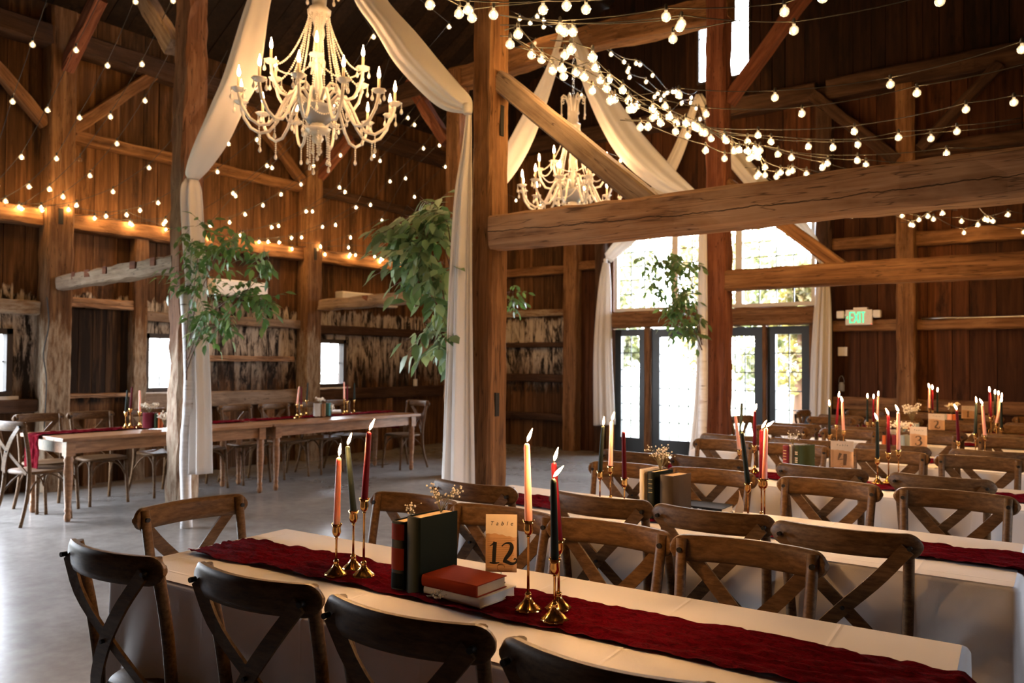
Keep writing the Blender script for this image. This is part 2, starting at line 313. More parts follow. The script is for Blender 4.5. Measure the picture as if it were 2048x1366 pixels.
# ------------------------------------------------------------------ mesh helpers
class MB:
    def __init__(s): s.v = []; s.f = []; s.m = []; s.sm = []
    def face(s, idx, mi=0, sm=False): s.f.append(tuple(idx)); s.m.append(mi); s.sm.append(sm)
    def box(s, c, d, mi=0, rot=None, taper=None):
        n = len(s.v); c = Vector(c)
        for sx, sy, sz in ((-1,-1,-1),(1,-1,-1),(1,1,-1),(-1,1,-1),(-1,-1,1),(1,-1,1),(1,1,1),(-1,1,1)):
            p = Vector((sx * d[0] / 2, sy * d[1] / 2, sz * d[2] / 2))
            if taper and sz > 0: p.x *= taper; p.y *= taper
            if rot is not None: p = rot @ p
            s.v.append(c + p)
        for q in ((0,3,2,1),(4,5,6,7),(0,1,5,4),(1,2,6,5),(2,3,7,6),(3,0,4,7)): s.face([n + i for i in q], mi)
        return s
    def span(s, a, b, mi=0): return s.box([(a[i] + b[i]) / 2 for i in range(3)], [abs(b[i] - a[i]) for i in range(3)], mi)
    def tube(s, pts, rad, n=10, mi=0, caps=True, flat=None):
        """sweep a circle (or a flat section (w,t) with a fixed wide axis) along pts"""
        pts = [Vector(p) for p in pts]; k = len(pts); rr = rad if isinstance(rad, (list, tuple)) else [rad] * k
        base = len(s.v); ref = None
        for i, p in enumerate(pts):
            t = (pts[min(i + 1, k - 1)] - pts[max(i - 1, 0)]).normalized()
            if ref is None: ref = t.orthogonal().normalized()
            ref = (ref - t * ref.dot(t)); ref = ref.normalized() if ref.length > 1e-6 else t.orthogonal().normalized()
            bi = t.cross(ref)
            for j in range(n):
                a = 2 * PI * j / n; s.v.append(p + (ref * math.cos(a) + bi * math.sin(a)) * rr[i])
        for i in range(k - 1):
            for j in range(n):
                s.face((base + i * n + j, base + i * n + (j + 1) % n, base + (i + 1) * n + (j + 1) % n, base + (i + 1) * n + j), mi, True)
        if caps:
            s.face([base + j for j in range(n)][::-1], mi); s.face([base + (k - 1) * n + j for j in range(n)], mi)
        return s
    def strip(s, pts, wdir, w, t, mi=0):
        """a bar of rectangular section following pts; wdir = direction of its width w (vector or one per point), t = thickness"""
        pts = [Vector(p) for p in pts]; k = len(pts); base = len(s.v)
        ws = wdir if isinstance(wdir, list) else [wdir] * k
        for i, p in enumerate(pts):
            tg = (pts[min(i + 1, k - 1)] - pts[max(i - 1, 0)]).normalized(); wd = Vector(ws[i]); wd = (wd - tg * wd.dot(tg)).normalized(); nd = tg.cross(wd)
            ww = w[i] if isinstance(w, (list, tuple)) else w
            for a, b in ((-1, -1), (1, -1), (1, 1), (-1, 1)): s.v.append(p + wd * (a * ww / 2) + nd * (b * t / 2))
        for i in range(k - 1):
            for j in range(4): s.face((base + i * 4 + j, base + i * 4 + (j + 1) % 4, base + i * 4 + 4 + (j + 1) % 4, base + i * 4 + 4 + j), mi)
        s.face((base + 3, base + 2, base + 1, base), mi); e = base + (k - 1) * 4; s.face((e, e + 1, e + 2, e + 3), mi); return s
    def lathe(s, prof, n=16, c=(0, 0, 0), mi=0, flute=None):
        c = Vector(c); base = len(s.v); k = len(prof)
        for r, z in prof:
            for j in range(n):
                a = 2 * PI * j / n; q = r * (1 + (flute[1] * math.cos(flute[0] * a) if flute and r > flute[2] else 0))
                s.v.append(c + Vector((q * math.cos(a), q * math.sin(a), z)))
        for i in range(k - 1):
            for j in range(n): s.face((base + i * n + j, base + i * n + (j + 1) % n, base + (i + 1) * n + (j + 1) % n, base + (i + 1) * n + j), mi, True)
        s.face([base + j for j in range(n)][::-1], mi); s.face([base + (k - 1) * n + j for j in range(n)], mi); return s
    def ball(s, c, r, n=8, m=6, mi=0, sz=1.0):
        prof = [(max(1e-4, r * math.sin(PI * i / m)), -r * sz * math.cos(PI * i / m)) for i in range(m + 1)]
        return s.lathe(prof, n, c, mi)
    def grid(s, fn, nu, nv, mi=0, sm=True):
        base = len(s.v)
        for i in range(nu + 1):
            for j in range(nv + 1): s.v.append(Vector(fn(i / nu, j / nv)))
        for i in range(nu):
            for j in range(nv): s.face((base + i * (nv + 1) + j, base + (i + 1) * (nv + 1) + j, base + (i + 1) * (nv + 1) + j + 1, base + i * (nv + 1) + j + 1), mi, sm)
        return s
    def mesh(s, name, mats):
        me = bpy.data.meshes.new(name); me.from_pydata([tuple(v) for v in s.v], [], s.f)
        for m in (mats if isinstance(mats, (list, tuple)) else [mats]): me.materials.append(m)
        me.polygons.foreach_set('material_index', s.m); me.polygons.foreach_set('use_smooth', s.sm); me.update(); return me
    def obj(s, name, mats, parent=None, loc=None):
        o = bpy.data.objects.new(name, s.mesh(name, mats)); COL.objects.link(o)
        if parent is not None: o.parent = parent
        if loc is not None: o.location = loc
        return o
def tag(o, label=None, cat=None, group=None, kind=None):
    if label: o['label'] = label
    if cat: o['category'] = cat
    if group: o['group'] = group
    if kind: o['kind'] = kind
    return o
def empty(name, loc=(0, 0, 0), rz=0.0):
    o = bpy.data.objects.new(name, None); o.empty_display_size = 0.1; COL.objects.link(o); o.location = loc; o.rotation_euler = (0, 0, rz); return o
KIDS = {}
def kids(o): return [c for c in bpy.data.objects if c.parent == o]
def snapshot(o):                                # the thing with its parts and sub-parts, read once
    return (o, [snapshot(c) for c in kids(o)])
def clone(tree, parent=None):
    o, ch = tree; c = o.copy(); COL.objects.link(c); c.parent = parent
    for t in ch: clone(t, c)
    return c
def bevel(o, w, seg=2):
    m = o.modifiers.new('edge', 'BEVEL'); m.width = w; m.segments = seg; m.limit_method = 'ANGLE'; return o
def solid(o, t):
    m = o.modifiers.new('cloth', 'SOLIDIFY'); m.thickness = t; m.offset = 0; return o
ORD = ['first', 'second', 'third', 'fourth', 'fifth', 'sixth', 'seventh', 'eighth', 'ninth', 'tenth', 'eleventh', 'twelfth', 'thirteenth', 'fourteenth', 'fifteenth']

def timber(name, p0, p1, w, h, mat, up=(0, 0, 1), rough=0.008, seed=0, parent=None, wob=0.0):
    """a hewn timber from p0 to p1; w = width across, h = height along 'up'; local X runs along the grain"""
    p0 = Vector(p0); p1 = Vector(p1); ax = (p1 - p0); ln = ax.length; ax.normalize()
    u = Vector(up); u = (u - ax * u.dot(ax)).normalized(); s = u.cross(ax)
    rr = random.Random(seed + int(ln * 1000)); k = max(6, int(ln / 0.14)); mb = MB(); ring = 12
    sec = []
    c = 0.12
    for a, b in ((-1, -1), (1, -1), (1, 1), (-1, 1)):
        pass
    # chamfered rectangle with three points per corner region
    e = 0.10 * min(w, h)
    pts = [(-w/2 + e, -h/2), (0, -h/2), (w/2 - e, -h/2), (w/2, -h/2 + e), (w/2, 0), (w/2, h/2 - e), (w/2 - e, h/2), (0, h/2), (-w/2 + e, h/2), (-w/2, h/2 - e), (-w/2, 0), (-w/2, -h/2 + e)]
    ph = [rr.uniform(0, 6.28) for _ in range(6)]
    for i in range(k + 1):
        x = ln * i / k
        dy = wob * math.sin(x * 1.7 + ph[0]) + 0.4 * wob * math.sin(x * 7.3 + ph[1]); dz = wob * 0.6 * math.sin(x * 2.1 + ph[2])
        for (a, b) in pts:
            mb.v.append(Vector((x, a + dy + rr.uniform(-1, 1) * rough, b + dz + rr.uniform(-1, 1) * rough)))
    for i in range(k):
        for j in range(ring): mb.face((i * ring + j, (i + 1) * ring + j, (i + 1) * ring + (j + 1) % ring, i * ring + (j + 1) % ring), 0, False)
    mb.face(list(range(ring))); mb.face([k * ring + j for j in range(ring)][::-1])
    o = mb.obj(name, M[mat] if isinstance(mat, str) else mat, parent)
    o.matrix_world = Matrix(((ax.x, s.x, u.x, p0.x), (ax.y, s.y, u.y, p0.y), (ax.z, s.z, u.z, p0.z), (0, 0, 0, 1)))
    return o
def struct(o, label, cat): return tag(o, label, cat, None, 'structure')

# ================================================================== THE BARN
XL, YF, XR, YB = -9.4, 11.2, 2.5, -3.5          # left wall, far wall, right wall, wall behind the camera
ZE, ZR = 5.4, 9.0                               # eaves and ridge
XM = (XL + XR) / 2

def roof_z(x): return ZE + (ZR - ZE) * (1 - abs(x - XM) / (XR - XM))

# floor
fl = MB().span((XL - 0.1, YB - 0.1, -0.12), (XR + 0.1, YF + 0.1, 0.0)).obj('floor', M['floor'])
struct(fl, 'polished grey concrete floor of the barn', 'floor')

def board_wall(name, axis, pos, a0, a1, zt, openings, mat, inward, seed, bw=(0.17, 0.30), gap=0.008, back=True, zb=0.0):
    """upright boards standing on a wall line; openings = (a0, a1, z0, z1); zt(a) = top height"""
    rr = random.Random(seed); mb = MB(); a = a0
    def put(b0, b1, z0, z1, d0, d1):
        if b1 - b0 < 0.004 or z1 - z0 < 0.004: return
        lo, hi = sorted((pos + inward * d0, pos + inward * d1))
        if axis == 'y': mb.span((lo, b0, z0), (hi, b1, z1))
        else: mb.span((b0, lo, z0), (b1, hi, z1))
    while a < a1 - 1e-6:
        w = rr.uniform(*bw); b = min(a1, a + w)
        if a1 - b < 0.08: b = a1
        th = rr.uniform(0.0, 0.014)
        g = gap * rr.uniform(0.3, 1.8)
        cuts = sorted({a, b} | {q for o in openings for q in o[:2] if a < q < b})
        for c0, c1 in zip(cuts, cuts[1:]):
            mid = (c0 + c1) / 2; z = zb; top = zt(mid)
            for o in sorted([o for o in openings if o[0] <= mid <= o[1]], key=lambda o: o[2]):
                put(c0 + (g / 2 if c0 == a else 0), c1 - (g / 2 if c1 == b else 0), z, o[2], 0.0, -0.028 - th); z = o[3]
            put(c0 + (g / 2 if c0 == a else 0), c1 - (g / 2 if c1 == b else 0), z, top, 0.0, -0.028 - th)
        a = b
    if back:                                    # weather skin behind the boards
        cuts = sorted({a0, a1} | {q for o in openings for q in o[:2]} | {a0 + (a1 - a0) * i / 12 for i in range(13)})
        for c0, c1 in zip(cuts, cuts[1:]):
            mid = (c0 + c1) / 2; z = zb
            for o in sorted([o for o in openings if o[0] <= mid <= o[1]], key=lambda o: o[2]):
                put(c0, c1, z, o[2], -0.045, -0.075); z = o[3]
            put(c0, c1, z, max(zt(c0), zt(c1)), -0.045, -0.075)
    return mb.obj(name, M[mat])
WIN_Z = (1.05, 1.76)
WINL = [(3.00, 3.66), (5.12, 5.78), (7.66, 8.34)]
openL = [(y0, y1, *WIN_Z) for y0, y1 in WINL] + [(0.6, 2.9, 0.0, 2.4)]
struct(board_wall('wall_left', 'y', XL, YB, YF, lambda a: ZE, openL, 'boards_left', 1, 11),
       'left barn wall of upright boards with flaking limewash', 'wall')
ENT = (-6.30, -3.18, 0.0, 2.0); TRA = (-6.30, -3.12, 2.24, 3.46); HI = (-4.87, -4.05, 5.62, 7.0)
struct(board_wall('wall_far_left', 'x', YF, XL, -6.95, lambda a: 5.1, [], 'boards_left', -1, 12), 'far barn wall left of the entrance, sooty limewashed boards', 'wall')
struct(board_wall('wall_far', 'x', YF, -6.95, XR, lambda a: 5.1, [ENT, TRA], 'boards', -1, 13), 'far barn wall of wide reddish brown boards around the entrance', 'wall')
struct(board_wall('wall_far_gable', 'x', YF, XL, XR, roof_z, [HI], 'boards_gable', -1, 16, zb=5.1), 'gable boards high above the entrance, shade put into their colour', 'wall')
struct(board_wall('wall_right', 'y', XR, YB, YF, lambda a: ZE, [(3.9, 4.7, 0.9, 1.9)], 'boards', -1, 14), 'right barn wall beyond the guest tables', 'wall')
struct(board_wall('wall_back', 'x', YB, XL, XR, roof_z, [], 'boards', 1, 15), 'barn wall behind the viewpoint', 'wall')
mb = MB()
for s in (-1, 1):
    x1 = XM + s * (XR - XM + 0.2)
    z1 = roof_z(XM + s * (XR - XM)) - 0.12
    y = YB - 0.1
    while y < YF + 0.1:
        y2 = min(YF + 0.12, y + R.uniform(0.2, 0.32)); dz = R.uniform(0, 0.012); n = len(mb.v)
        for (xx, zz) in ((XM, ZR + 0.05), (x1, z1)):
            for yy in (y + 0.004, y2 - 0.004):
                for t in (0, 0.03): mb.v.append(Vector((xx, yy, zz + dz + t)))
        for q in ((0, 2, 6, 4), (1, 5, 7, 3), (0, 4, 5, 1), (2, 3, 7, 6), (0, 1, 3, 2), (4, 6, 7, 5)): mb.face([n + i for i in q])
        y = y2
    n = len(mb.v)
    for (xx, zz) in ((XM, ZR + 0.12), (x1, z1 + 0.07)):
        for yy in (YB - 0.1, YF + 0.12): mb.v.append(Vector((xx, yy, zz)))
    mb.face((n, n + 1, n + 3, n + 2))
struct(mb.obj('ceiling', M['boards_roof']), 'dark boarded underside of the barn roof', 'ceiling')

# ---- timber frame -------------------------------------------------
def post(x, y, w, d, z1, mat, label, z0=0.0, **kw):
    return struct(timber('post', (x, y, z0), (x, y, z1), w, d, mat, up=(0, 1, 0), **kw), label, 'post')
def beam(p0, p1, w, h, mat, label, name='beam', **kw):
    return struct(timber(name, p0, p1, w, h, mat, **kw), label, 'beam')
def brace(p0, p1, w, h, mat, label, up=(0, 0, 1), **kw): return struct(timber('brace', p0, p1, w, h, mat, up=up, **kw), label, 'brace')
TIE = 5.15
# free-standing posts of the two bents
post_left = post(-6.79, 4.09, 0.20, 0.22, 5.65, 'timber_bark', 'rough barky timber post beside the white birch trunk and long wooden tables', rough=0.012, wob=0.02, seed=3)
post_mid = post(-3.225, 4.09, 0.165, 0.19, 5.65, 'timber', 'tall timber post carrying the big horizontal beam and the long ivory drape', rough=0.006, seed=4)
post_behind = post(-6.60, 7.69, 0.22, 0.22, TIE, 'timber', 'timber post half hidden behind leafy branches and the ivory drape', seed=5)
post_door = post(-3.115, 7.69, 0.21, 0.20, 6.9, 'timber_red', 'reddish timber post standing in front of the entrance doors', wob=0.008, seed=6)
# wall posts
for y, lab in ((4.03, 'wall post of the left wall between the first window and the dark boarded panel'), (7.53, 'wall post of the left wall just before the third small window'), (11.0, 'corner post where the left wall meets the far wall')):
    post(XL + 0.13, y, 0.24, 0.28, ZE - 0.1, 'timber_lime', lab, rough=0.007)
post(XL + 0.08, 5.0, 0.14, 0.17, 2.9, 'timber_lime', 'slim stud of the left wall beside the second small window')
post(-7.0, YF - 0.12, 0.24, 0.22, TIE, 'timber', 'far wall post left of the gathered drape', seed=8)
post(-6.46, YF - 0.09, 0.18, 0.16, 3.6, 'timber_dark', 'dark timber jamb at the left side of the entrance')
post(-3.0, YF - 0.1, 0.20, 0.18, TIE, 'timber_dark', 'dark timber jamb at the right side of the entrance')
post(-1.99, YF - 0.13, 0.22, 0.24, 5.0, 'timber', 'far wall post with a pale worn patch right of the exit sign', seed=9)
# horizontal girts on the left wall
def girt_l(y0, y1, z, h, d, mat, lab, **kw): return beam((XL + d / 2, y0, z), (XL + d / 2, y1, z), d, h, mat, lab, 'girt', **kw)
girt_l(2.85, 3.88, 2.975, 0.19, 0.17, 'timber', 'broad girt of the left wall above the first window')
girt_l(4.17, 7.38, 2.975, 0.19, 0.17, 'timber', 'broad bulb-lit girt of the left wall between the two wall posts')
girt_l(7.68, YF - 0.3, 2.985, 0.19, 0.17, 'timber', 'broad bulb-lit girt of the left wall at its far end')
girt_l(4.17, 7.38, 3.95, 0.13, 0.13, 'timber', 'narrow upper girt of the left wall between the two wall posts')
girt_l(7.68, YF - 0.3, 3.95, 0.13, 0.13, 'timber_dark', 'narrow upper girt of the left wall at its far end')
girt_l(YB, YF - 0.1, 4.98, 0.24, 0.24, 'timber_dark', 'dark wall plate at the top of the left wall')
girt_l(2.85, 3.88, 1.99, 0.15, 0.14, 'timber_lime', 'rail of the left wall right above the first window')
girt_l(2.85, 3.88, 0.93, 0.14, 0.12, 'timber_dark', 'rail of the left wall below the first window')
girt_l(4.17, 4.92, 2.08, 0.11, 0.13, 'timber_pale', 'pale rail above the dark boarded panel of the left wall')
girt_l(4.17, 4.92, 1.02, 0.045, 0.13, 'timber_pale', 'thin ledge below the dark boarded panel of the left wall')
girt_l(5.09, 7.38, 1.96, 0.12, 0.13, 'timber_gray', 'grey rail of the left wall right above the second window')
girt_l(5.80, 7.30, 1.46, 0.07, 0.10, 'timber_pale', 'thin pale ledge on the left wall between the second and third windows')
girt_l(5.09, 7.38, 0.93, 0.19, 0.12, 'timber_gray', 'grey sill rail of the left wall below the second window')
girt_l(7.68, YF - 0.3, 1.90, 0.13, 0.13, 'timber_dark', 'dark rail of the left wall right above the third window')
girt_l(7.68, YF - 0.3, 0.93, 0.17, 0.12, 'timber_dark', 'dark sill rail of the left wall below the third window')
for y in (4.45, 6.2, 6.9, 9.2):
    post(XL + 0.06, y, 0.10, 0.14, 0.84, 'timber', 'short orange stud low on the left wall behind the chairs, at %s' % {4.45: 'the dark boarded panel', 6.2: 'mid wall', 6.9: 'the second table', 9.2: 'the far end'}[y])
mb = MB()                                       # dark boarded panel set between the studs
yy = 4.18
while yy < 4.9:
    y2 = min(4.91, yy + R.uniform(0.14, 0.2)); mb.span((XL + 0.002, yy + 0.003, 1.05), (XL + 0.03, y2 - 0.003, 2.02)); yy = y2
M['boards_soot'] = board_mat('sooty_boards', (0.006, 0.004, 0.003), (0.018, 0.010, 0.006), (0.10, 0.055, 0.025))
struct(mb.obj('boarded_panel', M['boards_soot']), 'soot-dark boarded panel of the left wall beside the first wall post', 'wall panel')
# girts on the far wall
def girt_f(x0, x1, z, h, d, mat, lab, **kw): return beam((x0, YF - d / 2, z), (x1, YF - d / 2, z), d, h, mat, lab, 'girt', **kw)
girt_f(XL + 0.3, -7.12, 2.98, 0.14, 0.14, 'timber', 'upper girt of the far wall left of the drape')
girt_f(-6.88, -6.56, 3.02, 0.14, 0.14, 'timber', 'short girt behind the tied drape left of the entrance')
for z, h, m_, lab in ((2.27, 0.11, 'timber_lime', 'pale rail of the far wall at door-head height'), (1.73, 0.08, 'timber_dark', 'narrow rail across the sooty boards of the far wall'), (1.17, 0.13, 'timber_dark', 'dark middle rail of the far wall left of the drape'), (0.52, 0.11, 'timber_dark', 'low dark rail of the far wall left of the drape')):
    girt_f(XL + 0.3, -7.12, z, h, 0.12, m_, lab)
girt_f(-2.9, -2.1, 3.04, 0.15, 0.14, 'timber', 'upper girt of the far wall above the exit sign')
girt_f(-1.88, XR, 3.03, 0.18, 0.15, 'timber', 'upper girt of the far wall right of the worn post')
girt_f(-2.9, -2.1, 1.95, 0.14, 0.13, 'timber', 'rail of the far wall carrying the exit sign')
girt_f(-1.88, XR, 1.945, 0.13, 0.13, 'timber', 'rail of the far wall with the grey conduit on top')
girt_f(-2.9, -2.1, 0.93, 0.16, 0.12, 'timber', 'low rail of the far wall under the white switch box')
girt_f(-1.88, XR, 0.93, 0.15, 0.12, 'timber', 'low rail of the far wall behind the candles of the last table')
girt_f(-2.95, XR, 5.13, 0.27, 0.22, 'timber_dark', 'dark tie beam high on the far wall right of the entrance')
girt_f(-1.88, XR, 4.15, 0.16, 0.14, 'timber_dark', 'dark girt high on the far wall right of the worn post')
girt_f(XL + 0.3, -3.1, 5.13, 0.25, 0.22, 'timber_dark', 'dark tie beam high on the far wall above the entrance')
# big beams crossing the right bay
beam((-3.15, 4.08, 2.275), (XR, 4.10, 2.275), 0.19, 0.215, 'timber_pale', 'big weathered beam running from the tall middle post to the right', rough=0.006, wob=0.006, seed=21)
beam((-3.02, 7.68, 2.27), (XR, 7.70, 2.27), 0.19, 0.205, 'timber', 'second horizontal beam running right from the door-side post', rough=0.005, wob=0.004, seed=22)
brace((-3.15, 4.10, 3.28), (-2.05, 4.10, 2.34), 0.14, 0.125, 'timber_gray', 'diagonal brace from the tall middle post down to the big beam', seed=23, rough=0.003)
brace((-3.02, 7.70, 3.25), (-1.93, 7.70, 2.34), 0.14, 0.12, 'timber', 'diagonal brace from the door-side post down to the second beam', seed=24, rough=0.003)
# low tie rails from the left wall posts to the free-standing posts
beam((XL + 0.26, 4.06, 2.27), (-6.86, 4.07, 2.33), 0.16, 0.15, 'timber_gray', 'notched pale rail from the left wall post to the barky post', rough=0.01, seed=25)
beam((XL + 0.26, 7.66, 2.24), (-6.70, 7.67, 2.30), 0.16, 0.16, 'timber_gray', 'notched pale rail above the third window reaching to the hidden post', rough=0.01, seed=26)
def joist_marks(p0, p1, y, fr, lab):
    p0, p1 = Vector(p0), Vector(p1)
    for k, (f, w) in enumerate(fr):
        c = p0.lerp(p1, f); o = MB().box((0, 0, 0), (w, 0.012, 0.075)).obj('joist_mark', M['timber_red']); o.location = (c.x, y, c.z + 0.042); struct(o, 'reddish unpainted joist mark, %s on the %s' % (ORD[k], lab), 'beam mark')
joist_marks((XL + 0.26, 4.06, 2.27), (-6.86, 4.07, 2.33), 3.984, [(0.17, 0.07), (0.30, 0.10), (0.46, 0.07), (0.70, 0.10), (0.86, 0.08)], 'notched rail at the barky post')
joist_marks((XL + 0.26, 7.66, 2.24), (-6.70, 7.67, 2.30), 7.584, [(0.40, 0.10), (0.80, 0.10)], 'notched rail above the third window')
# tie beams of the bents and their braces
beam((-8.2, 4.09, 5.76), (0.9, 4.09, 5.76), 0.22, 0.26, 'timber', 'tie beam above the first chandelier', seed=27)
beam((-6.7, 7.69, 5.08), (-3.0, 7.69, 5.08), 0.22, 0.27, 'timber', 'tie beam above the second chandelier', wob=0.03, seed=28)
beam((XL + 0.2, 7.69, 5.0), (-6.7, 7.69, 5.05), 0.22, 0.24, 'timber_dark', 'dark tie beam above the third window', seed=29)
brace(at_y(68, 268, 4.06), at_y(200, -6, 4.06), 0.13, 0.15, 'timber_red', 'reddish brace rising from the first wall post over the long wooden tables', seed=30)
brace(at_y(349, 96, 4.1), at_y(282, -14, 4.1), 0.13, 0.17, 'timber_gray', 'pale brace at the top of the barky post', seed=31)
brace((XL + 0.13, 4.17, 4.0), (XL + 0.13, 5.15, 4.95), 0.12, 0.13, 'timber', 'brace rising along the left wall right of the first wall post', seed=32)
brace((XL + 0.13, 3.9, 4.0), (XL + 0.13, 2.9, 4.95), 0.12, 0.13, 'timber', 'brace rising along the left wall above the first window', seed=33)
brace((XL + 0.13, 7.4, 4.0), (XL + 0.13, 6.35, 4.95), 0.12, 0.13, 'timber', 'brace rising along the left wall behind the first chandelier', seed=34)
brace(at_y(622, 372, 7.62), at_y(700, 276, 7.62), 0.13, 0.15, 'timber_red', 'reddish brace rising from the second wall post below the chandelier', seed=35)
brace(at_y(895, 285, 7.66), at_y(818, 165, 7.66), 0.13, 0.15, 'timber_red', 'reddish brace at the top of the half hidden post', seed=36)
brace(at_y(1456, 205, 7.72), at_y(1612, -12, 7.72), 0.13, 0.13, 'timber_red', 'reddish brace rising right from the door-side post', seed=37)
brace(at_y(1625, 190, YF - 0.2), at_y(1795, 322, YF - 0.2), 0.12, 0.15, 'timber_dark', 'dark brace high on the far wall left of the worn post', seed=38)
brace(at_y(1840, 298, YF - 0.2), at_y(2000, 128, YF - 0.2), 0.12, 0.13, 'timber_dark', 'dark brace high on the far wall right of the worn post', seed=39)
# mortise slots left in the posts
def slot(name_pt, d, lab, rot=None):
    o = MB().box((0, 0, 0), d).obj('mortise_slot', M['wick']); o.location = name_pt; return struct(o, lab, 'mortise')
slot((-3.142, 4.10, 3.02), (0.012, 0.035, 0.20), 'dark mortise slot in the right face of the tall middle post')
slot((-3.142, 4.07, 1.17), (0.012, 0.04, 0.15), 'short dark mortise low in the right face of the tall middle post')
slot((XL + 0.251, 4.02, 3.0), (0.012, 0.05, 0.17), 'dark mortise slot in the first wall post of the left wall')
slot((XL + 0.251, 7.53, 2.98), (0.012, 0.045, 0.17), 'dark mortise slot in the second wall post of the left wall')

# ---- windows -------------------------------------------------------
def window_l(i, y0, y1, z0, z1, lab):
    root = empty('window_%d' % i, (XL, (y0 + y1) / 2, (z0 + z1) / 2)); struct(root, lab, 'window')
    w, h = y1 - y0, z1 - z0; mb = MB()
    t = 0.06
    for a, b in (((-0.10, -w/2, -h/2), (0.03, -w/2 + t, h/2)), ((-0.10, w/2 - t, -h/2), (0.03, w/2, h/2)), ((-0.10, -w/2, h/2 - t), (0.03, w/2, h/2)), ((-0.10, -w/2, -h/2), (0.05, w/2, -h/2 + t * 0.7))): mb.span(a, b)
    mb.obj('frame', M['dark_wood'], root)
    mb = MB(); iw, ih = w - 2 * t, h - 1.7 * t
    for k in (1, 2): mb.span((-0.065, -iw/2 + iw * k / 3 - 0.006, -ih/2), (-0.045, -iw/2 + iw * k / 3 + 0.006, ih/2))
    mb.span((-0.065, -iw/2, -0.006), (-0.045, iw/2, 0.006)); mb.obj('muntin_grid', M['lead'], root)
    MB().span((-0.058, -iw/2, -ih/2), (-0.052, iw/2, ih/2)).obj('pane', M['glass'], root)
    MB().span((0.0, -w/2 - 0.05, -h/2 - 0.05), (0.07, w/2 + 0.05, -h/2 - 0.012)).obj('sill', M['white_paint'], root)
for i, ((y0, y1), lab) in enumerate(zip(WINL, ('small barn window at the left edge of the left wall', 'small six-pane barn window behind the barky post', 'small six-pane barn window above the second wooden table'))):
    window_l(i + 1, y0, y1, *WIN_Z, lab)

def grid_window(name, x0, x1, z0, z1, nx, nz, fw, fmat, lab, y=YF, bottom=None, cat='window', depth=0.07):
    """a framed, leaded light in the far wall"""
    root = empty(name, ((x0 + x1) / 2, y, z0)); struct(root, lab, cat)
    w, h = x1 - x0, z1 - z0; b = bottom if bottom else fw; mb = MB()
    for p, q in (((-w/2, -depth/2, 0), (-w/2 + fw, depth/2, h)), ((w/2 - fw, -depth/2, 0), (w/2, depth/2, h)), ((-w/2 + fw, -depth/2, h - fw), (w/2 - fw, depth/2, h)), ((-w/2 + fw, -depth/2, 0), (w/2 - fw, depth/2, b))): mb.span(p, q)
    mb.obj('frame', M[fmat], root)
    gx0, gx1, gz0, gz1 = -w/2 + fw, w/2 - fw, b, h - fw; mb = MB(); t = 0.0075
    for k in range(1, nx): x = gx0 + (gx1 - gx0) * k / nx; mb.span((x - t, -0.012, gz0), (x + t, 0.004, gz1))
    for k in range(1, nz): z = gz0 + (gz1 - gz0) * k / nz; mb.span((gx0, -0.012, z - t), (gx1, 0.004, z + t))
    mb.obj('lead_grid', M['lead'], root)
    MB().span((gx0, -0.003, gz0), (gx1, 0.003, gz1)).obj('pane', M['glass'], root)
    return root
grid_window('window_4', -6.24, -5.71, 0.02, 1.965, 2, 6, 0.105, 'black_paint', 'black sidelight window left of the entrance doors', bottom=0.25)
d1 = grid_window('door_1', -5.60, -4.72, 0.02, 1.965, 4, 6, 0.13, 'black_paint', 'black glazed entrance door, the left leaf', bottom=0.25, cat='door')
d2 = grid_window('door_2', -4.70, -3.86, 0.02, 1.965, 4, 6, 0.13, 'black_paint', 'black glazed entrance door, the right leaf', bottom=0.25, cat='door')
grid_window('window_5', -3.80, -3.22, 0.02, 1.965, 2, 6, 0.11, 'black_paint', 'black sidelight window right of the entrance doors', bottom=0.25)
for d, s in ((d1, 1), (d2, -1)):
    mb = MB().span((-0.16, -0.10, 1.985), (0.16, -0.04, 2.04)); mb.tube([(0.1 * s, -0.1, 1.95), (-0.05 * s, -0.22, 1.95), (-0.2 * s, -0.06, 1.94)], 0.009, 6); mb.obj('door_closer', M['steel'], d)
    mb = MB().tube([(s * 0.37, -0.09, 0.9), (s * 0.37, -0.09, 1.15)], 0.011, 8); mb.span((s * 0.37 - 0.01, -0.09, 0.92), (s * 0.37 + 0.01, -0.03, 0.94)); mb.span((s * 0.37 - 0.01, -0.09, 1.11), (s * 0.37 + 0.01, -0.03, 1.13)); mb.obj('pull_handle', M['iron'], d)
grid_window('window_6', -6.26, -5.22, 2.25, 3.45, 4, 5, 0.05, 'white_paint', 'white framed leaded transom window over the left side of the entrance')
grid_window('window_7', -5.22, -4.22, 2.25, 3.45, 4, 5, 0.05, 'white_paint', 'white framed leaded transom window over the middle of the entrance')
grid_window('window_8', -4.22, -3.15, 2.25, 3.45, 4, 5, 0.05, 'white_paint', 'white framed leaded transom window over the right side of the entrance')
grid_window('window_9', -4.87, -4.05, 5.62, 7.0, 1, 2, 0.03, 'dark_wood', 'tall bright window high in the gable')
beam((-6.38, YF - 0.1, 2.11), (-3.1, YF - 0.1, 2.11), 0.20, 0.25, 'timber', 'broad timber lintel between the doors and the transom windows', 'lintel')
for x0, x1, lab in ((-6.38, -6.25, 'left of the left sidelight'), (-5.70, -5.61, 'between the left sidelight and the left door leaf'), (-3.855, -3.805, 'between the right door leaf and the right sidelight'), (-3.21, -3.12, 'right of the right sidelight')):
    post((x0 + x1) / 2, YF - 0.03, x1 - x0, 0.14, 1.985, 'timber', 'slim timber jamb ' + lab, rough=0.003)
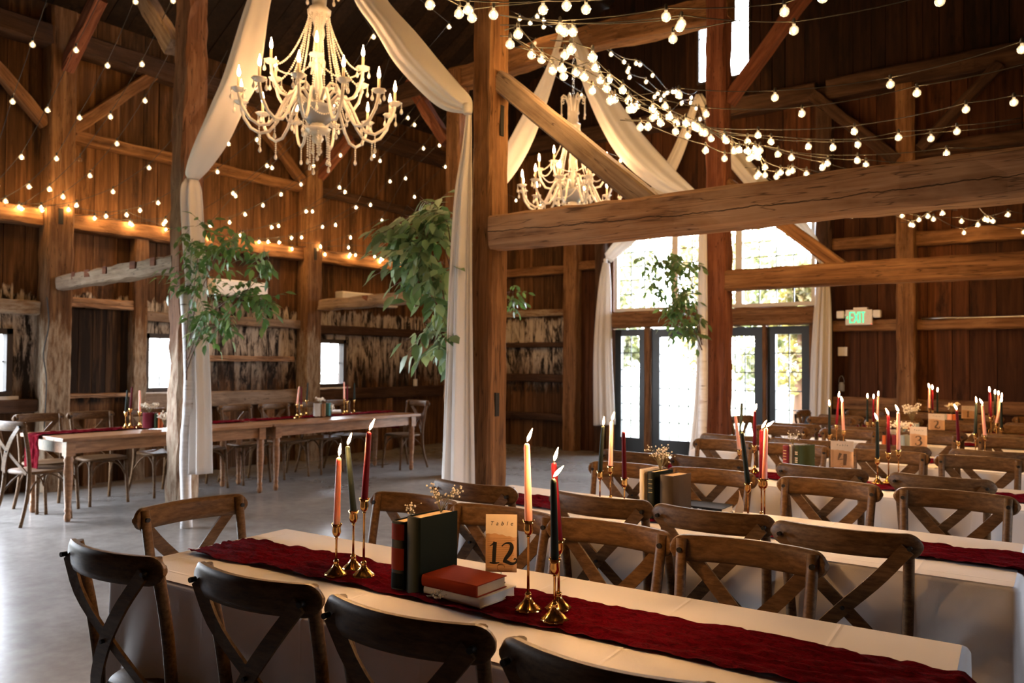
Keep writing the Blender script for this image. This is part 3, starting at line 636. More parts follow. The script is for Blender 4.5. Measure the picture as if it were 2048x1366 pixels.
# daylight openings of the right wall and the barn door beyond the left edge of the view
for k, (y0, y1, z0, z1) in enumerate(((3.9, 4.7, 0.9, 1.9),)):
    mb = MB()
    for j in range(5): yy = y0 + (y1 - y0) * j / 4; mb.span((XR - 0.04, yy - 0.03, z0), (XR + 0.06, yy + 0.03, z1))
    mb.span((XR - 0.04, y0, z1 - 0.06), (XR + 0.06, y1, z1)); struct(mb.obj('window_%d' % (10 + k), M['dark_wood']), 'window in the right wall beyond the view', 'window')

# ---- outdoors, seen bleached through the glass ------------------------------
struct(MB().grid(lambda u, v: (-70 + 110 * u, -30 + 110 * v, -0.14 + 0.25 * math.sin(u * 9) * math.sin(v * 7) * 0.3), 40, 40).obj('lawn', M['lawn']), 'green lawn outside the barn', 'lawn')
def leaf_cloud(mb, c, r, n, size, rr, sz=1.0):
    for _ in range(n):
        d = Vector((rr.gauss(0, 1), rr.gauss(0, 1), rr.gauss(0, 1))).normalized() * (rr.random() ** 0.4); p = Vector(c) + Vector((d.x * r, d.y * r, d.z * r * sz))
        q = Quaternion(Vector((rr.gauss(0, 1), rr.gauss(0, 1), rr.gauss(0, 1))).normalized(), rr.uniform(0, 6)); k = len(mb.v); s = size * rr.uniform(0.6, 1.3)
        for v in ((0, -s, 0), (s * 0.55, 0, 0.1 * s), (0, s, 0), (-s * 0.55, 0, 0.1 * s)): mb.v.append(p + q @ Vector(v))
        mb.face((k, k + 1, k + 2, k + 3))
def tree(x, y, h, r, mat, label, seed):
    rr = random.Random(seed); root = empty('tree', (x, y, -0.1)); tag(root, label, 'tree', 'trees outside the barn')
    MB().tube([(0, 0, 0), (0.1, 0, h * 0.4), (0.0, 0.1, h * 0.75)], [0.16, 0.12, 0.05], 8).obj('trunk', M['twig'], root)
    mb = MB()
    for _ in range(9): leaf_cloud(mb, (rr.uniform(-0.5, 0.5) * r, rr.uniform(-0.5, 0.5) * r, h * rr.uniform(0.25, 0.9)), r * rr.uniform(0.4, 0.6), 230, 0.14, rr)
    mb.obj('crown', M[mat], root)
TREES = [(-13.4, 24, 5.2, 1.5, 'autumn_green', 'pale green tree seen through the left sidelight'), (-10.3, 25, 5.8, 1.5, 'autumn', 'yellow tree seen through the left door leaf'), (-7.6, 22, 5.0, 1.3, 'autumn_green', 'green tree seen through the right door leaf'), (-5.6, 18.5, 4.4, 1.1, 'autumn', 'orange autumn tree seen through the right sidelight'), (-17.5, 31, 7.5, 2.6, 'autumn_green', 'tall tree far out beyond the lawn'), (-11.0, 33, 7.5, 2.6, 'autumn', 'tall yellow tree far out behind the nearer trees'), (-20, 9.5, 5.0, 1.8, 'autumn_green', 'pale tree seen through the third small window'), (-22, 3.5, 5.2, 2.0, 'autumn', 'yellowish tree seen through the first small window')]
for k, t in enumerate(TREES): tree(*t, seed=50 + k)

# ================================================================== STRING LIGHTS
def bulb_mesh(lit):
    mb = MB(); r = 0.025
    prof = [(0.0085, -0.012)] + [(max(0.001, r * math.sin(a)), -0.012 - 0.010 - r * 0.95 + r * math.cos(a)) for a in [0.36 + (PI - 0.36) * i / 8 for i in range(9)]]
    mb.lathe(prof, 10, mi=0)
    if lit: mb.lathe([(0.0005, -0.028), (0.0055, -0.034), (0.0070, -0.046), (0.0045, -0.057), (0.0005, -0.061)], 6, mi=1)
    return mb.mesh('bulb', [M['bulb_glass'] if lit else M['bulb_dead'], M['filament']])
BULB, BULB_OFF = bulb_mesh(True), bulb_mesh(False)
SOCKET = MB().lathe([(0.0085, -0.016), (0.0095, -0.004), (0.0095, 0.012), (0.005, 0.020)], 8).mesh('socket', M['cable'])
def strand(label, group, pts, ends=(None, None), dead=()):
    """one cable with its bulbs; pts = bulb centres in the barn, in order along the cable"""
    pts = [Vector(p) for p in pts]; top = [p + Vector((0, 0, 0.052)) for p in pts]
    path = list(top)
    if ends[0] is not None: path.insert(0, Vector(ends[0]))
    if ends[1] is not None: path.append(Vector(ends[1]))
    fine = []
    for a, b in zip(path, path[1:]):
        ln = (b - a).length; k = max(2, int(ln / 0.12)); sag = min(0.05, 0.02 * ln)
        for i in range(k):
            t = i / k; fine.append(a.lerp(b, t) - Vector((0, 0, sag * 4 * t * (1 - t))))
    fine.append(path[-1]); o = fine[0].copy()
    root = MB().tube([p - o for p in fine], 0.0032, 5).obj('string_light', M['cable'], None, o)
    tag(root, label, 'string lights', group)
    for i, p in enumerate(pts):
        b = bpy.data.objects.new('bulb', BULB_OFF if i in dead else BULB); COL.objects.link(b); b.parent = root; b.location = top[i] - o
        if i in dead: b['label'] = 'unlit clear bulb'
        s = bpy.data.objects.new('socket', SOCKET); COL.objects.link(s); s.parent = b
NSL = Vector((1, 0, -1.2)).normalized(); CSL = NSL.dot(Vector((-9.12, 0, 3.08)))
def LW(*px): return [at_plane(x, y, NSL, CSL) for x, y in px]
GL = 'bulb strands fanning over the left aisle'
left = [
 ([(65, 91), (25, 205)], (105, -25), (-15, 330), 'at the far left edge over the first window'),
 ([(152, 102), (95, 222), (43, 316), (-6, 372)], (212, -20), (-30, 395), 'passing the first wall post'),
 ([(271, 5), (215, 133), (159, 237), (113, 319), (58, 375), (11, 404)], (290, -40), (-25, 416), 'from the barky post to above the first window'),
 ([(346, 3), (284, 130), (221, 235), (160, 320), (99, 380), (43, 419)], (360, -40), (0, 432), 'with one unlit bulb, left of the barky post'),
 ([(348, 97), (290, 203), (234, 289), (180, 353), (126, 395), (82, 417), (38, 416)], (385, 30), (8, 428), 'crossing the top of the barky post on its left side'),
 ([(410, 190), (357, 272), (298, 337), (226, 385), (153, 412), (84, 422)], (455, 110), (30, 425), 'behind the barky post to the wall post'),
 ([(457, 289), (388, 360), (316, 407), (280, 422), (212, 434), (137, 421)], (520, 215), (70, 424), 'from the left drape onto the broad girt'),
 ([(514, 281), (435, 345), (364, 400), (327, 449), (264, 451), (189, 438)], (590, 200), (120, 440), 'behind the left drape, low at the broad girt'),
 ([(534, 333), (466, 388), (400, 430), (331, 444), (260, 448)], (600, 265), (190, 446), 'the lower of a close pair left of the first chandelier'),
 ([(544, 337), (471, 393), (420, 452), (332, 461), (253, 431)], (612, 268), (200, 445), 'the upper of a close pair left of the first chandelier'),
 ([(627, 333), (562, 390), (490, 430), (423, 452)], (700, 258), (350, 468), 'straight below the pendants of the first chandelier'),
 ([(681, 312), (602, 370), (526, 412), (459, 446), (417, 478)], (765, 215), (380, 480), 'crossing the second wall post high up'),
 ([(757, 190), (679, 376), (612, 424), (543, 456), (480, 472)], (790, 90), (420, 480), 'reaching the second wall post from the right of the chandelier'),
 ([(816, 237), (748, 313), (690, 385), (625, 424), (557, 453), (486, 470)], (880, 150), (440, 482), 'left of a close pair beside the first chandelier'),
 ([(829, 251), (760, 323), (712, 416), (645, 455), (583, 477), (518, 485)], (890, 165), (465, 492), 'right of a close pair beside the first chandelier'),
 ([(847, 298), (780, 364), (741, 411), (671, 451), (603, 476), (536, 485)], (905, 220), (490, 492), 'just left of the half hidden post'),
 ([(879, 292), (811, 358), (764, 442), (701, 476), (641, 494), (558, 486)], (925, 230), (520, 490), 'touching the left face of the half hidden post'),
 ([(891, 335), (829, 395), (763, 498), (697, 496), (634, 500), (584, 499)], (935, 280), (540, 500), 'ending above the third window'),
 ([(803, 525), (765, 520), (749, 514), (711, 511), (700, 510), (650, 510), (627, 502)], (845, 528), (600, 500), 'lying flat along the girt above the third window'),
 ([(785, 518), (762, 518), (760, 524), (698, 514)], (830, 520), (660, 512), 'short and bunched on the girt above the third window'),
]
for px, e0, e1, lab in left:
    strand('left aisle bulb strand, ' + lab, GL, LW(*px), (LW(e0)[0] + Vector((0, 0, .05)), LW(e1)[0] + Vector((0, 0, .05))), (3,) if 'unlit' in lab else ())
def ZP(z, *px): return [at_z(x, y, z) for x, y in px]
GC = 'bulb strands draped over the guest tables'
canopy = [
 (3.22, [(860, 12), (936, 22), (1086, 22), (1172, 21)], (820, -20), (1260, -8), 'nearest one, in front of the tall middle post'),
 (3.22, [(918, 30), (944, 38), (987, 32), (1133, 14)], (880, -10), (1200, 0), 'clustered at the top of the tall middle post'),
 (3.22, [(1120, 60), (1332, 36), (1569, 26), (1646, -2)], (1000, 30), (1900, -40), 'from the second drape peak past the gable window'),
 (3.22, [(1129, 66), (1363, 50), (1588, 63), (1880, 5)], (1000, 50), (2048, -45), 'crossing the tall gable window with widely spaced bulbs'),
 (3.22, [(1146, 66), (1360, 56), (1346, 80)], (1010, 32), (1480, 40), 'big bulbs bunched left of the gable window'),
 (3.20, [(1063, 112), (1129, 113), (1200, 162), (1261, 207), (1358, 192), (1550, 197), (1781, 171), (2044, 101)], (1020, 70), (2120, 70), 'long upper one sweeping across to the right edge'),
 (3.20, [(1083, 121), (1151, 148), (1217, 162), (1273, 214), (1330, 215), (1412, 230), (1604, 229), (1834, 188)], (1025, 92), (2080, 120), 'second long one sweeping across to the right edge'),
 (3.16, [(1020, 91), (1127, 155), (1191, 137), (1245, 182), (1305, 219), (1352, 246), (1404, 267), (1516, 272), (1709, 265), (1932, 221), (2028, 207)], (1000, 72), (2100, 190), 'third long one, hanging a little lower'),
 (3.14, [(1036, 71), (1105, 143), (1184, 184), (1229, 201), (1305, 238), (1353, 249), (1449, 277), (1542, 285), (1716, 291), (1797, 277), (1914, 265)], (1010, 60), (2048, 235), 'the one with a cable connector'),
 (3.12, [(1124, 140), (1168, 156), (1213, 179), (1257, 203), (1311, 234), (1375, 273), (1422, 279), (1495, 285), (1617, 295), (1666, 297), (1862, 279)], (1060, 110), (2048, 245), 'just above the big weathered beam'),
 (3.06, [(1142, 102), (1185, 117), (1220, 204), (1266, 220), (1339, 235), (1391, 255), (1452, 283), (1556, 310), (1583, 317), (1715, 323), (1893, 309)], (1100, 80), (2048, 290), 'lowest one visible above the big weathered beam'),
 (3.04, [(1259, 221), (1321, 248), (1351, 265), (1410, 268), (1478, 302), (1510, 301), (1655, 329), (1732, 332)], (1225, 195), (1850, 325), 'dense one beside the door-side post'),
 (3.02, [(1296, 256), (1372, 248), (1395, 258), (1468, 304), (1495, 304), (1520, 303), (1645, 337)], (1250, 238), (1760, 348), 'dense lower one behind the door-side post'),
 (3.02, [(1280, 257), (1411, 303), (1449, 319), (1498, 319), (1514, 311), (1530, 336), (1561, 347), (1613, 350)], (1240, 240), (1690, 352), 'one passing down behind the big weathered beam'),
 (3.02, [(1504, 315), (1516, 316), (1530, 352), (1553, 355), (1577, 347), (1585, 343)], (1470, 300), (1640, 352), 'short bunch at the top edge of the big beam'),
 (3.00, [(1517, 350), (1513, 355), (1704, 433), (1721, 427), (1804, 433), (1838, 441), (1923, 444), (1956, 451), (2047, 466)], (1490, 335), (2090, 470), 'one dipping below the big weathered beam'),
 (3.00, [(1760, 422), (1821, 451), (1867, 440), (1928, 467), (1970, 440), (1986, 444)], (1720, 410), (2030, 440), 'one before the upper girt of the far wall'),
 (3.02, [(1924, 407), (1947, 408), (1976, 442), (2016, 431)], (1900, 395), (2080, 430), 'short pairs right of the worn post'),
 (3.00, [(1826, 452), (1856, 434), (1885, 428)], (1800, 445), (1915, 420), 'shortest one, beside the worn post'),
]
for z, px, e0, e1, lab in canopy:
    strand('bulb strand over the white tables, ' + lab, GC, ZP(z, *px), (ZP(z + .05, e0)[0], ZP(z + .05, e1)[0]))
def XP(x0, *px): return [at_x(x, y, x0) for x, y in px]
GA = 'bulb strands high in the middle aisle'
aisle = [
 (-4.55, [(1205, 85), (1222, 110), (1248, 125), (1272, 128), (1280, 131), (1305, 152), (1334, 187), (1363, 206), (1381, 207)], (1175, 60), (1392, 205), 'running from the second to the third drape peak'),
 (-4.6, [(1197, 94), (1257, 138), (1255, 144), (1259, 156), (1292, 165), (1315, 188), (1328, 192), (1345, 185), (1351, 185), (1382, 197)], (1170, 70), (1394, 190), 'just below the one joining two drape peaks'),
 (-4.5, [(1309, 195), (1321, 201), (1339, 232), (1363, 208), (1392, 218), (1400, 238)], (1270, 170), (1420, 245), 'short one hanging left of the third drape peak'),
 (-4.2, [(1351, 252), (1386, 249), (1400, 240)], (1320, 240), (1430, 262), 'shortest one beside the third drape'),
 (-5.4, [(1163, 192), (1178, 117), (1158, 118)], (1170, 235), (1130, 95), 'steep one beside the chain of the second chandelier'),
 (-5.2, [(1039, 39), (1060, 48), (1074, 34), (1087, 42), (1087, 55)], (1020, 30), (1105, 62), 'small bulbs on top of the second tie beam'),
 (-5.3, [(1037, 72), (1071, 88), (1078, 93), (1088, 91)], (1018, 60), (1110, 98), 'small bulbs in front of the second tie beam'),
 (-7.6, [(1032, 402), (1057, 412), (1081, 412)], (1010, 392), (1110, 410), 'tiny bulbs under the second chandelier'),
 (-4.9, [(1244, 336), (1241, 322), (1163, 290)], (1262, 360), (1120, 240), 'behind the pale diagonal brace'),
 (-5.9, [(747, 75), (691, 165)], (800, -10), (640, 240), 'behind the top of the right drape'),
 (-5.9, [(898, 55), (814, 150)], (935, 5), (760, 220), 'one between the right drape and the tall middle post'),
]
for x0, px, e0, e1, lab in aisle:
    strand('bulb strand high over the aisle, ' + lab, GA, XP(x0, *px), ({-5.9: Vector((-5.6, 4.16, 5.64)), -4.2: Vector((-4.05, 11.0, 5.05)), -5.4: Vector((-5.3, 7.62, 4.96))}[x0] if x0 in (-5.9, -4.2, -5.4) else XP(x0, e0)[0] + Vector((0, 0, .05)), XP(x0, e1)[0] + Vector((0, 0, .05))))

# ================================================================== CHANDELIERS
def bead_line(mb, pts, r=0.0085, drop=True):
    pts = [Vector(p) for p in pts]; acc = 0.0; step = r * 2.15; mb.ball(pts[0], r, 6, 4)
    for a, b in zip(pts, pts[1:]):
        ln = (b - a).length; d = step - acc
        while d <= ln: mb.ball(a.lerp(b, d / ln), r, 6, 4); d += step
        acc = (acc + ln) % step
    if drop: c = pts[-1]; mb.lathe([(0.0005, 0.0), (0.007, -0.012), (0.0135, -0.032), (0.010, -0.046), (0.0005, -0.053)], 7, c)
def catenary(a, b, sag, n=14):
    a, b = Vector(a), Vector(b); return [a.lerp(b, i / n) - Vector((0, 0, sag * 4 * (i / n) * (1 - i / n))) for i in range(n + 1)]
def chandelier(loc, label, top):
    root = empty('chandelier', loc); tag(root, label, 'chandelier', 'crystal chandeliers')
    C = M['crystal']
    def chain(rt, length):
        mb = MB(); z = 1.20; k = 0
        while z < length:
            ax = Vector((1, 0, 0)) if k % 2 else Vector((0, 1, 0))
            pts = [Vector((0, 0, z)) + ax * (0.014 * math.cos(2 * PI * i / 8)) + Vector((0, 0, 0.026 * math.sin(2 * PI * i / 8))) for i in range(9)]
            mb.tube(pts, 0.0045, 5, caps=False); z += 0.042; k += 1
        return mb.obj('chain', M['chrome'], rt)
    chain(root, top)
    MB().lathe([(0.005, -0.17), (0.03, -0.16), (0.045, -0.13), (0.03, -0.10), (0.02, -0.08), (0.05, -0.05), (0.055, -0.02), (0.03, 0.0), (0.03, 0.16), (0.055, 0.19), (0.06, 0.24), (0.035, 0.28), (0.025, 0.36), (0.048, 0.43), (0.05, 0.47), (0.024, 0.53), (0.022, 0.60), (0.046, 0.68), (0.036, 0.74), (0.05, 0.79), (0.082, 0.83), (0.086, 0.87), (0.05, 0.90), (0.055, 0.98), (0.05, 1.06), (0.068, 1.14), (0.02, 1.17), (0.008, 1.22)], 16, flute=(8, 0.06, 0.02)).obj('column', C, root)
    MB().lathe([(0.02, -0.02), (0.07, -0.012), (0.115, 0.03), (0.135, 0.09), (0.138, 0.115), (0.13, 0.118), (0.10, 0.05), (0.02, 0.0)], 24, flute=(12, 0.02, 0.05)).obj('bowl', M['crystal_blue'], root)
    MB().lathe([(0.02, -0.105), (0.075, -0.085), (0.10, -0.06), (0.095, -0.05), (0.03, -0.075)], 20, flute=(10, 0.06, 0.05)).obj('dish', C, root)
    # crown with curled arms and drops
    mb = MB()
    for k in range(8):
        a = 2 * PI * k / 8; d = Vector((math.cos(a), math.sin(a), 0))
        prof = [(0.045, 1.02), (0.06, 1.12), (0.085, 1.185), (0.12, 1.20), (0.145, 1.17), (0.14, 1.135), (0.12, 1.13), (0.112, 1.15)]
        mb.tube([d * r + Vector((0, 0, z)) for r, z in prof], [0.012, 0.012, 0.011, 0.010, 0.009, 0.008, 0.007, 0.006], 6)
    crown = mb.obj('crown', C, root)
    for k in range(8):
        a = 2 * PI * k / 8; mb = MB(); p = Vector((0.143 * math.cos(a), 0.143 * math.sin(a), 1.13)); bead_line(mb, [p, p - Vector((0, 0, 0.13))], 0.0075); mb.obj('bead_drop', C, crown)
    # arms: mesh data shared between the arms of a tier
    def arm_meshes(prof, s):
        mb = MB(); mb.tube([(r, 0, z) for r, z in prof], [0.0125] * len(prof), 7)
        r1, z1 = prof[-1]
        mb.lathe([(0.006, -0.012), (0.028, -0.004), (0.052, 0.016), (0.054, 0.021), (0.03, 0.012), (0.014, 0.010), (0.014, 0.03)], 14, (r1, 0, z1), flute=(7, 0.07, 0.02))
        arm = mb.mesh('arm', C)
        can = MB().lathe([(0.0105, 0.012), (0.0105, 0.105), (0.004, 0.108)], 10, (r1, 0, z1)).mesh('candle_sleeve', M['wax_sleeve'])
        fl = MB().lathe([(0.003, 0.106), (0.0115, 0.122), (0.0125, 0.135), (0.008, 0.158), (0.003, 0.178), (0.0006, 0.192)], 9, (r1, 0, z1)).mesh('flame_bulb', M['chandelier_flame'])
        lo = min(range(len(prof)), key=lambda i: prof[i][1]); rl, zl = prof[lo]; drops = []
        mb = MB(); bead_line(mb, [(rl, 0, zl - 0.012), (rl, 0, zl - 0.012 - 0.085 * s)], 0.0075); drops.append(mb.mesh('pendant', C))
        for da in (0.0, 2.1, 4.2):
            c = Vector((r1 + 0.05 * math.cos(da), 0.05 * math.sin(da), z1 + 0.012)); mb = MB(); bead_line(mb, [c, c - Vector((0, 0, 0.03))], 0.006); drops.append(mb.mesh('pendant', C))
        return [('arm', arm), ('candle_sleeve', can), ('flame_bulb', fl)] + [('pendant', d) for d in drops]
    lower = [(0.09, 0.15), (0.15, 0.21), (0.21, 0.20), (0.26, 0.11), (0.31, 0.0), (0.37, -0.075), (0.44, -0.09), (0.51, -0.05), (0.565, 0.03), (0.585, 0.10), (0.59, 0.135)]
    upper = [(0.06, 0.24), (0.11, 0.29), (0.16, 0.27), (0.20, 0.19), (0.25, 0.145), (0.31, 0.16), (0.355, 0.23), (0.38, 0.31), (0.385, 0.36)]
    for prof, n, off, s in ((lower, 12, 0.13, 1.0), (upper, 6, 0.32, 0.8)):
        ms = arm_meshes(prof, s)
        for k in range(n):
            a = bpy.data.objects.new('arm', ms[0][1]); COL.objects.link(a); a.parent = root; a.rotation_euler = (0, 0, off + 2 * PI * k / n)
            for nm, me in ms[1:]:
                o = bpy.data.objects.new(nm, me); COL.objects.link(o); o.parent = a
    # bead garlands
    for k in range(12):
        a = 2 * PI * k / 12 + 0.1; d = Vector((math.cos(a), math.sin(a), 0)); mb = MB()
        bead_line(mb, catenary(d * 0.078 + Vector((0, 0, 0.82)), d * (0.17 if k % 2 else 0.20) + Vector((0, 0, 0.30)), 0.05), 0.0085, False); mb.obj('bead_garland', C, root)
    for k in range(6):
        a = 0.32 + 2 * PI * k / 6; b = a + 2 * PI / 6; d = Vector((math.cos(a), math.sin(a), 0)); e = Vector((math.cos(b), math.sin(b), 0)); mb = MB()
        bead_line(mb, catenary(d * 0.08 + Vector((0, 0, 0.80)), d * 0.36 + Vector((0, 0, 0.36)), 0.10), 0.0085, False)
        bead_line(mb, catenary(d * 0.38 + Vector((0, 0, 0.35)), e * 0.38 + Vector((0, 0, 0.35)), 0.09), 0.0075, False); mb.obj('bead_garland', C, root)
    for k in range(6):
        a = 2 * PI * k / 6; d = Vector((math.cos(a), math.sin(a), 0)); e = Vector((math.cos(a + 2 * PI / 6), math.sin(a + 2 * PI / 6), 0)); mb = MB()
        bead_line(mb, catenary(d * 0.26 + Vector((0, 0, 0.10)), e * 0.26 + Vector((0, 0, 0.10)), 0.10), 0.0075, False); mb.obj('bead_garland', C, root)
    for k in range(9):
        a = 2 * PI * k / 9; q = 0.085 if k % 3 else 0.035; mb = MB(); p = Vector((q * math.cos(a), q * math.sin(a), -0.07)); bead_line(mb, [p, p - Vector((0, 0, 0.13 + 0.07 * ((k * 2) % 3)))], 0.0085); mb.obj('bead_drop', C, root)
    return root
M['wax_sleeve'] = plain('ivory_candle_sleeve', (0.85, 0.72, 0.5), 0.5)
ch1 = chandelier((-4.83, 3.98, 3.275), 'large crystal chandelier with candle bulbs hanging between the two near drapes', 1.83)
t1 = snapshot(ch1); ch2 = clone(t1); ch2.location = (-4.83, 7.64, 3.275); ch2.rotation_euler = (0, 0, 0.2)
ch2['label'] = 'farther crystal chandelier with candle bulbs, half hidden behind the diagonal brace and big beam'

# ================================================================== DRAPES
def lerp_poly(poly, t):
    seg = [(Vector(a) - Vector(b)).length for a, b in zip(poly, poly[1:])]; tot = sum(seg); d = t * tot
    for (a, b), s in zip(zip(poly, poly[1:]), seg):
        if d <= s or b is poly[-1]: return Vector(a).lerp(Vector(b), min(1, d / max(s, 1e-6)))
        d -= s
def smooth_poly(poly, n=40):
    p = [Vector(q) for q in poly]; out = []
    if len(p) == 2: return [p[0].lerp(p[1], i / n) for i in range(n + 1)]
    pp = [2 * p[0] - p[1]] + p + [2 * p[-1] - p[-2]]
    for i in range(n + 1):
        t = i / n * (len(p) - 1); k = min(int(t), len(p) - 2); f = t - k; a, b, c, d = pp[k:k + 4]
        out.append(0.5 * ((2 * b) + (c - a) * f + (2 * a - 5 * b + 4 * c - d) * f * f + (3 * b - a - 3 * c + d) * f ** 3))
    return out
def drape_part(name, ea, eb, yplane, folds, amp, parent, seed, nv=36, nu=48, kind='swag', dy=0.0):
    """ivory cloth between two edge curves that hang in the plane y = yplane; gathers bulge out of that plane"""
    rr = random.Random(seed); A = smooth_poly([at_y(x, y, yplane) for x, y in ea], nu); B = smooth_poly([at_y(x, y, yplane + dy) for x, y in eb], nu)
    ph = [rr.uniform(0, 6.28) for _ in range(4)]
    def fn(u, v):
        i = min(nu, int(round(u * nu))); a, b = A[i], B[i]; w = (b - a).length; p = a.lerp(b, v)
        wave = math.sin(v * PI * 2 * folds + ph[0] + 0.8 * math.sin(u * 2.2 + ph[1])) + 0.5 * math.sin(v * PI * 4.6 * folds + ph[2] + u * 1.5)
        bulge = math.sin(PI * v)
        p = p + Vector((0, -(amp * wave * (0.35 + 0.65 * bulge) * min(1, w / 0.14) + 0.32 * w * bulge), 0)); return p
    o = MB().grid(fn, nu, nv).obj(name, M['drape'], parent); return solid(o, 0.004)
def tie_band(px, yplane, r, parent):
    r *= 0.72
    c = at_y(px[0], px[1], yplane); o = MB().lathe([(r * 0.85, -0.035), (r, -0.02), (r * 1.03, 0.0), (r, 0.02), (r * 0.85, 0.035)], 16, flute=(8, 0.06, 0.01)).obj('tie_band', M['drape'], parent); o.location = c + Vector((0, -0.03, 0)); return o
def drape(label, yp, swagA, swagB, tailA, tailB, tie, folds=(1.6, 3.0), amp=(0.018, 0.026), seed=0, tail_y=None):
    root = empty('drape', at_y(*tie, yp)); tag(root, label, 'drape', 'ivory drapes tied to the posts')
    ps = [drape_part('swag', swagA, swagB, yp, folds[0], amp[0], None, seed)]
    if tailA: ps.append(drape_part('tail', tailA, tailB, tail_y or yp, folds[1], amp[1], None, seed + 1, nv=44))
    ps.append(tie_band(tie, yp, 0.042, None))
    bpy.context.view_layer.update()
    for p in ps:
        p.parent = root; p.matrix_parent_inverse = Matrix.Translation(-Vector(root.location))
Y1, Y2, Y3 = 3.97, 7.57, 10.98
drape('ivory drape left of the first chandelier, tied to the barky post', Y1, [(600, -190), (540, -60), (502, 0), (456, 149), (428, 215), (393, 300), (376, 345), (379, 358)], [(640, -215), (575, -80), (541, 0), (518, 149), (488, 215), (455, 285), (420, 335), (396, 360)], [(379, 360), (371, 385), (373, 460), (383, 620), (388, 800), (387, 946)], [(395, 360), (403, 385), (408, 450), (416, 620), (424, 800), (427, 947)], (387, 360), seed=1)
drape('ivory drape right of the first chandelier, falling down the tall middle post', Y1, [(640, -215), (690, -80), (710, 0), (751, 61), (792, 128), (849, 190), (890, 220), (938, 228)], [(665, -190), (740, -70), (774, 0), (833, 67), (879, 123), (915, 165), (941, 195), (945, 215)], [(934, 228), (926, 300), (912, 400), (901, 560), (893, 760), (884, 985), (881, 1080)], [(944, 222), (945, 300), (946, 400), (946, 560), (948, 760), (952, 985), (954, 1080)], (941, 220), seed=3)
drape('ivory drape left of the second chandelier, falling to the half hidden post', Y2, [(1126, 40), (1095, 130), (1050, 220), (1013, 292), (960, 360), (930, 395)], [(1138, 50), (1112, 150), (1065, 285), (1015, 367), (965, 408), (938, 410)], [(926, 405), (912, 470), (905, 620), (900, 800)], [(938, 408), (938, 470), (942, 620), (946, 800)], (932, 403), seed=5)
drape('ivory drape right of the second chandelier, running to the door-side post', Y2, [(1137, 55), (1170, 180), (1228, 300), (1300, 370), (1370, 400), (1404, 408)], [(1148, 45), (1198, 140), (1275, 255), (1345, 335), (1395, 385), (1412, 400)], [(1403, 405), (1398, 460), (1396, 640), (1390, 800), (1378, 912)], [(1412, 402), (1414, 460), (1416, 640), (1416, 800), (1412, 915)], (1408, 404), seed=7)
drape('ivory drape tied left of the entrance and falling beside the sidelight', Y3, [(1392, 188), (1345, 300), (1300, 380), (1250, 455), (1210, 508)], [(1402, 192), (1370, 300), (1330, 385), (1285, 468), (1222, 525)], [(1206, 525), (1196, 580), (1187, 700), (1187, 851)], [(1219, 527), (1222, 580), (1224, 700), (1231, 849)], (1213, 522), seed=9)
drape('ivory drape tied right of the entrance, falling past the sidelight to the floor', Y3, [(1393, 192), (1430, 290), (1500, 380), (1590, 470), (1640, 528)], [(1404, 187), (1470, 285), (1540, 365), (1610, 440), (1656, 515)], [(1641, 530), (1630, 600), (1622, 720), (1618, 864)], [(1654, 528), (1662, 600), (1664, 720), (1662, 868)], (1648, 526), seed=11)

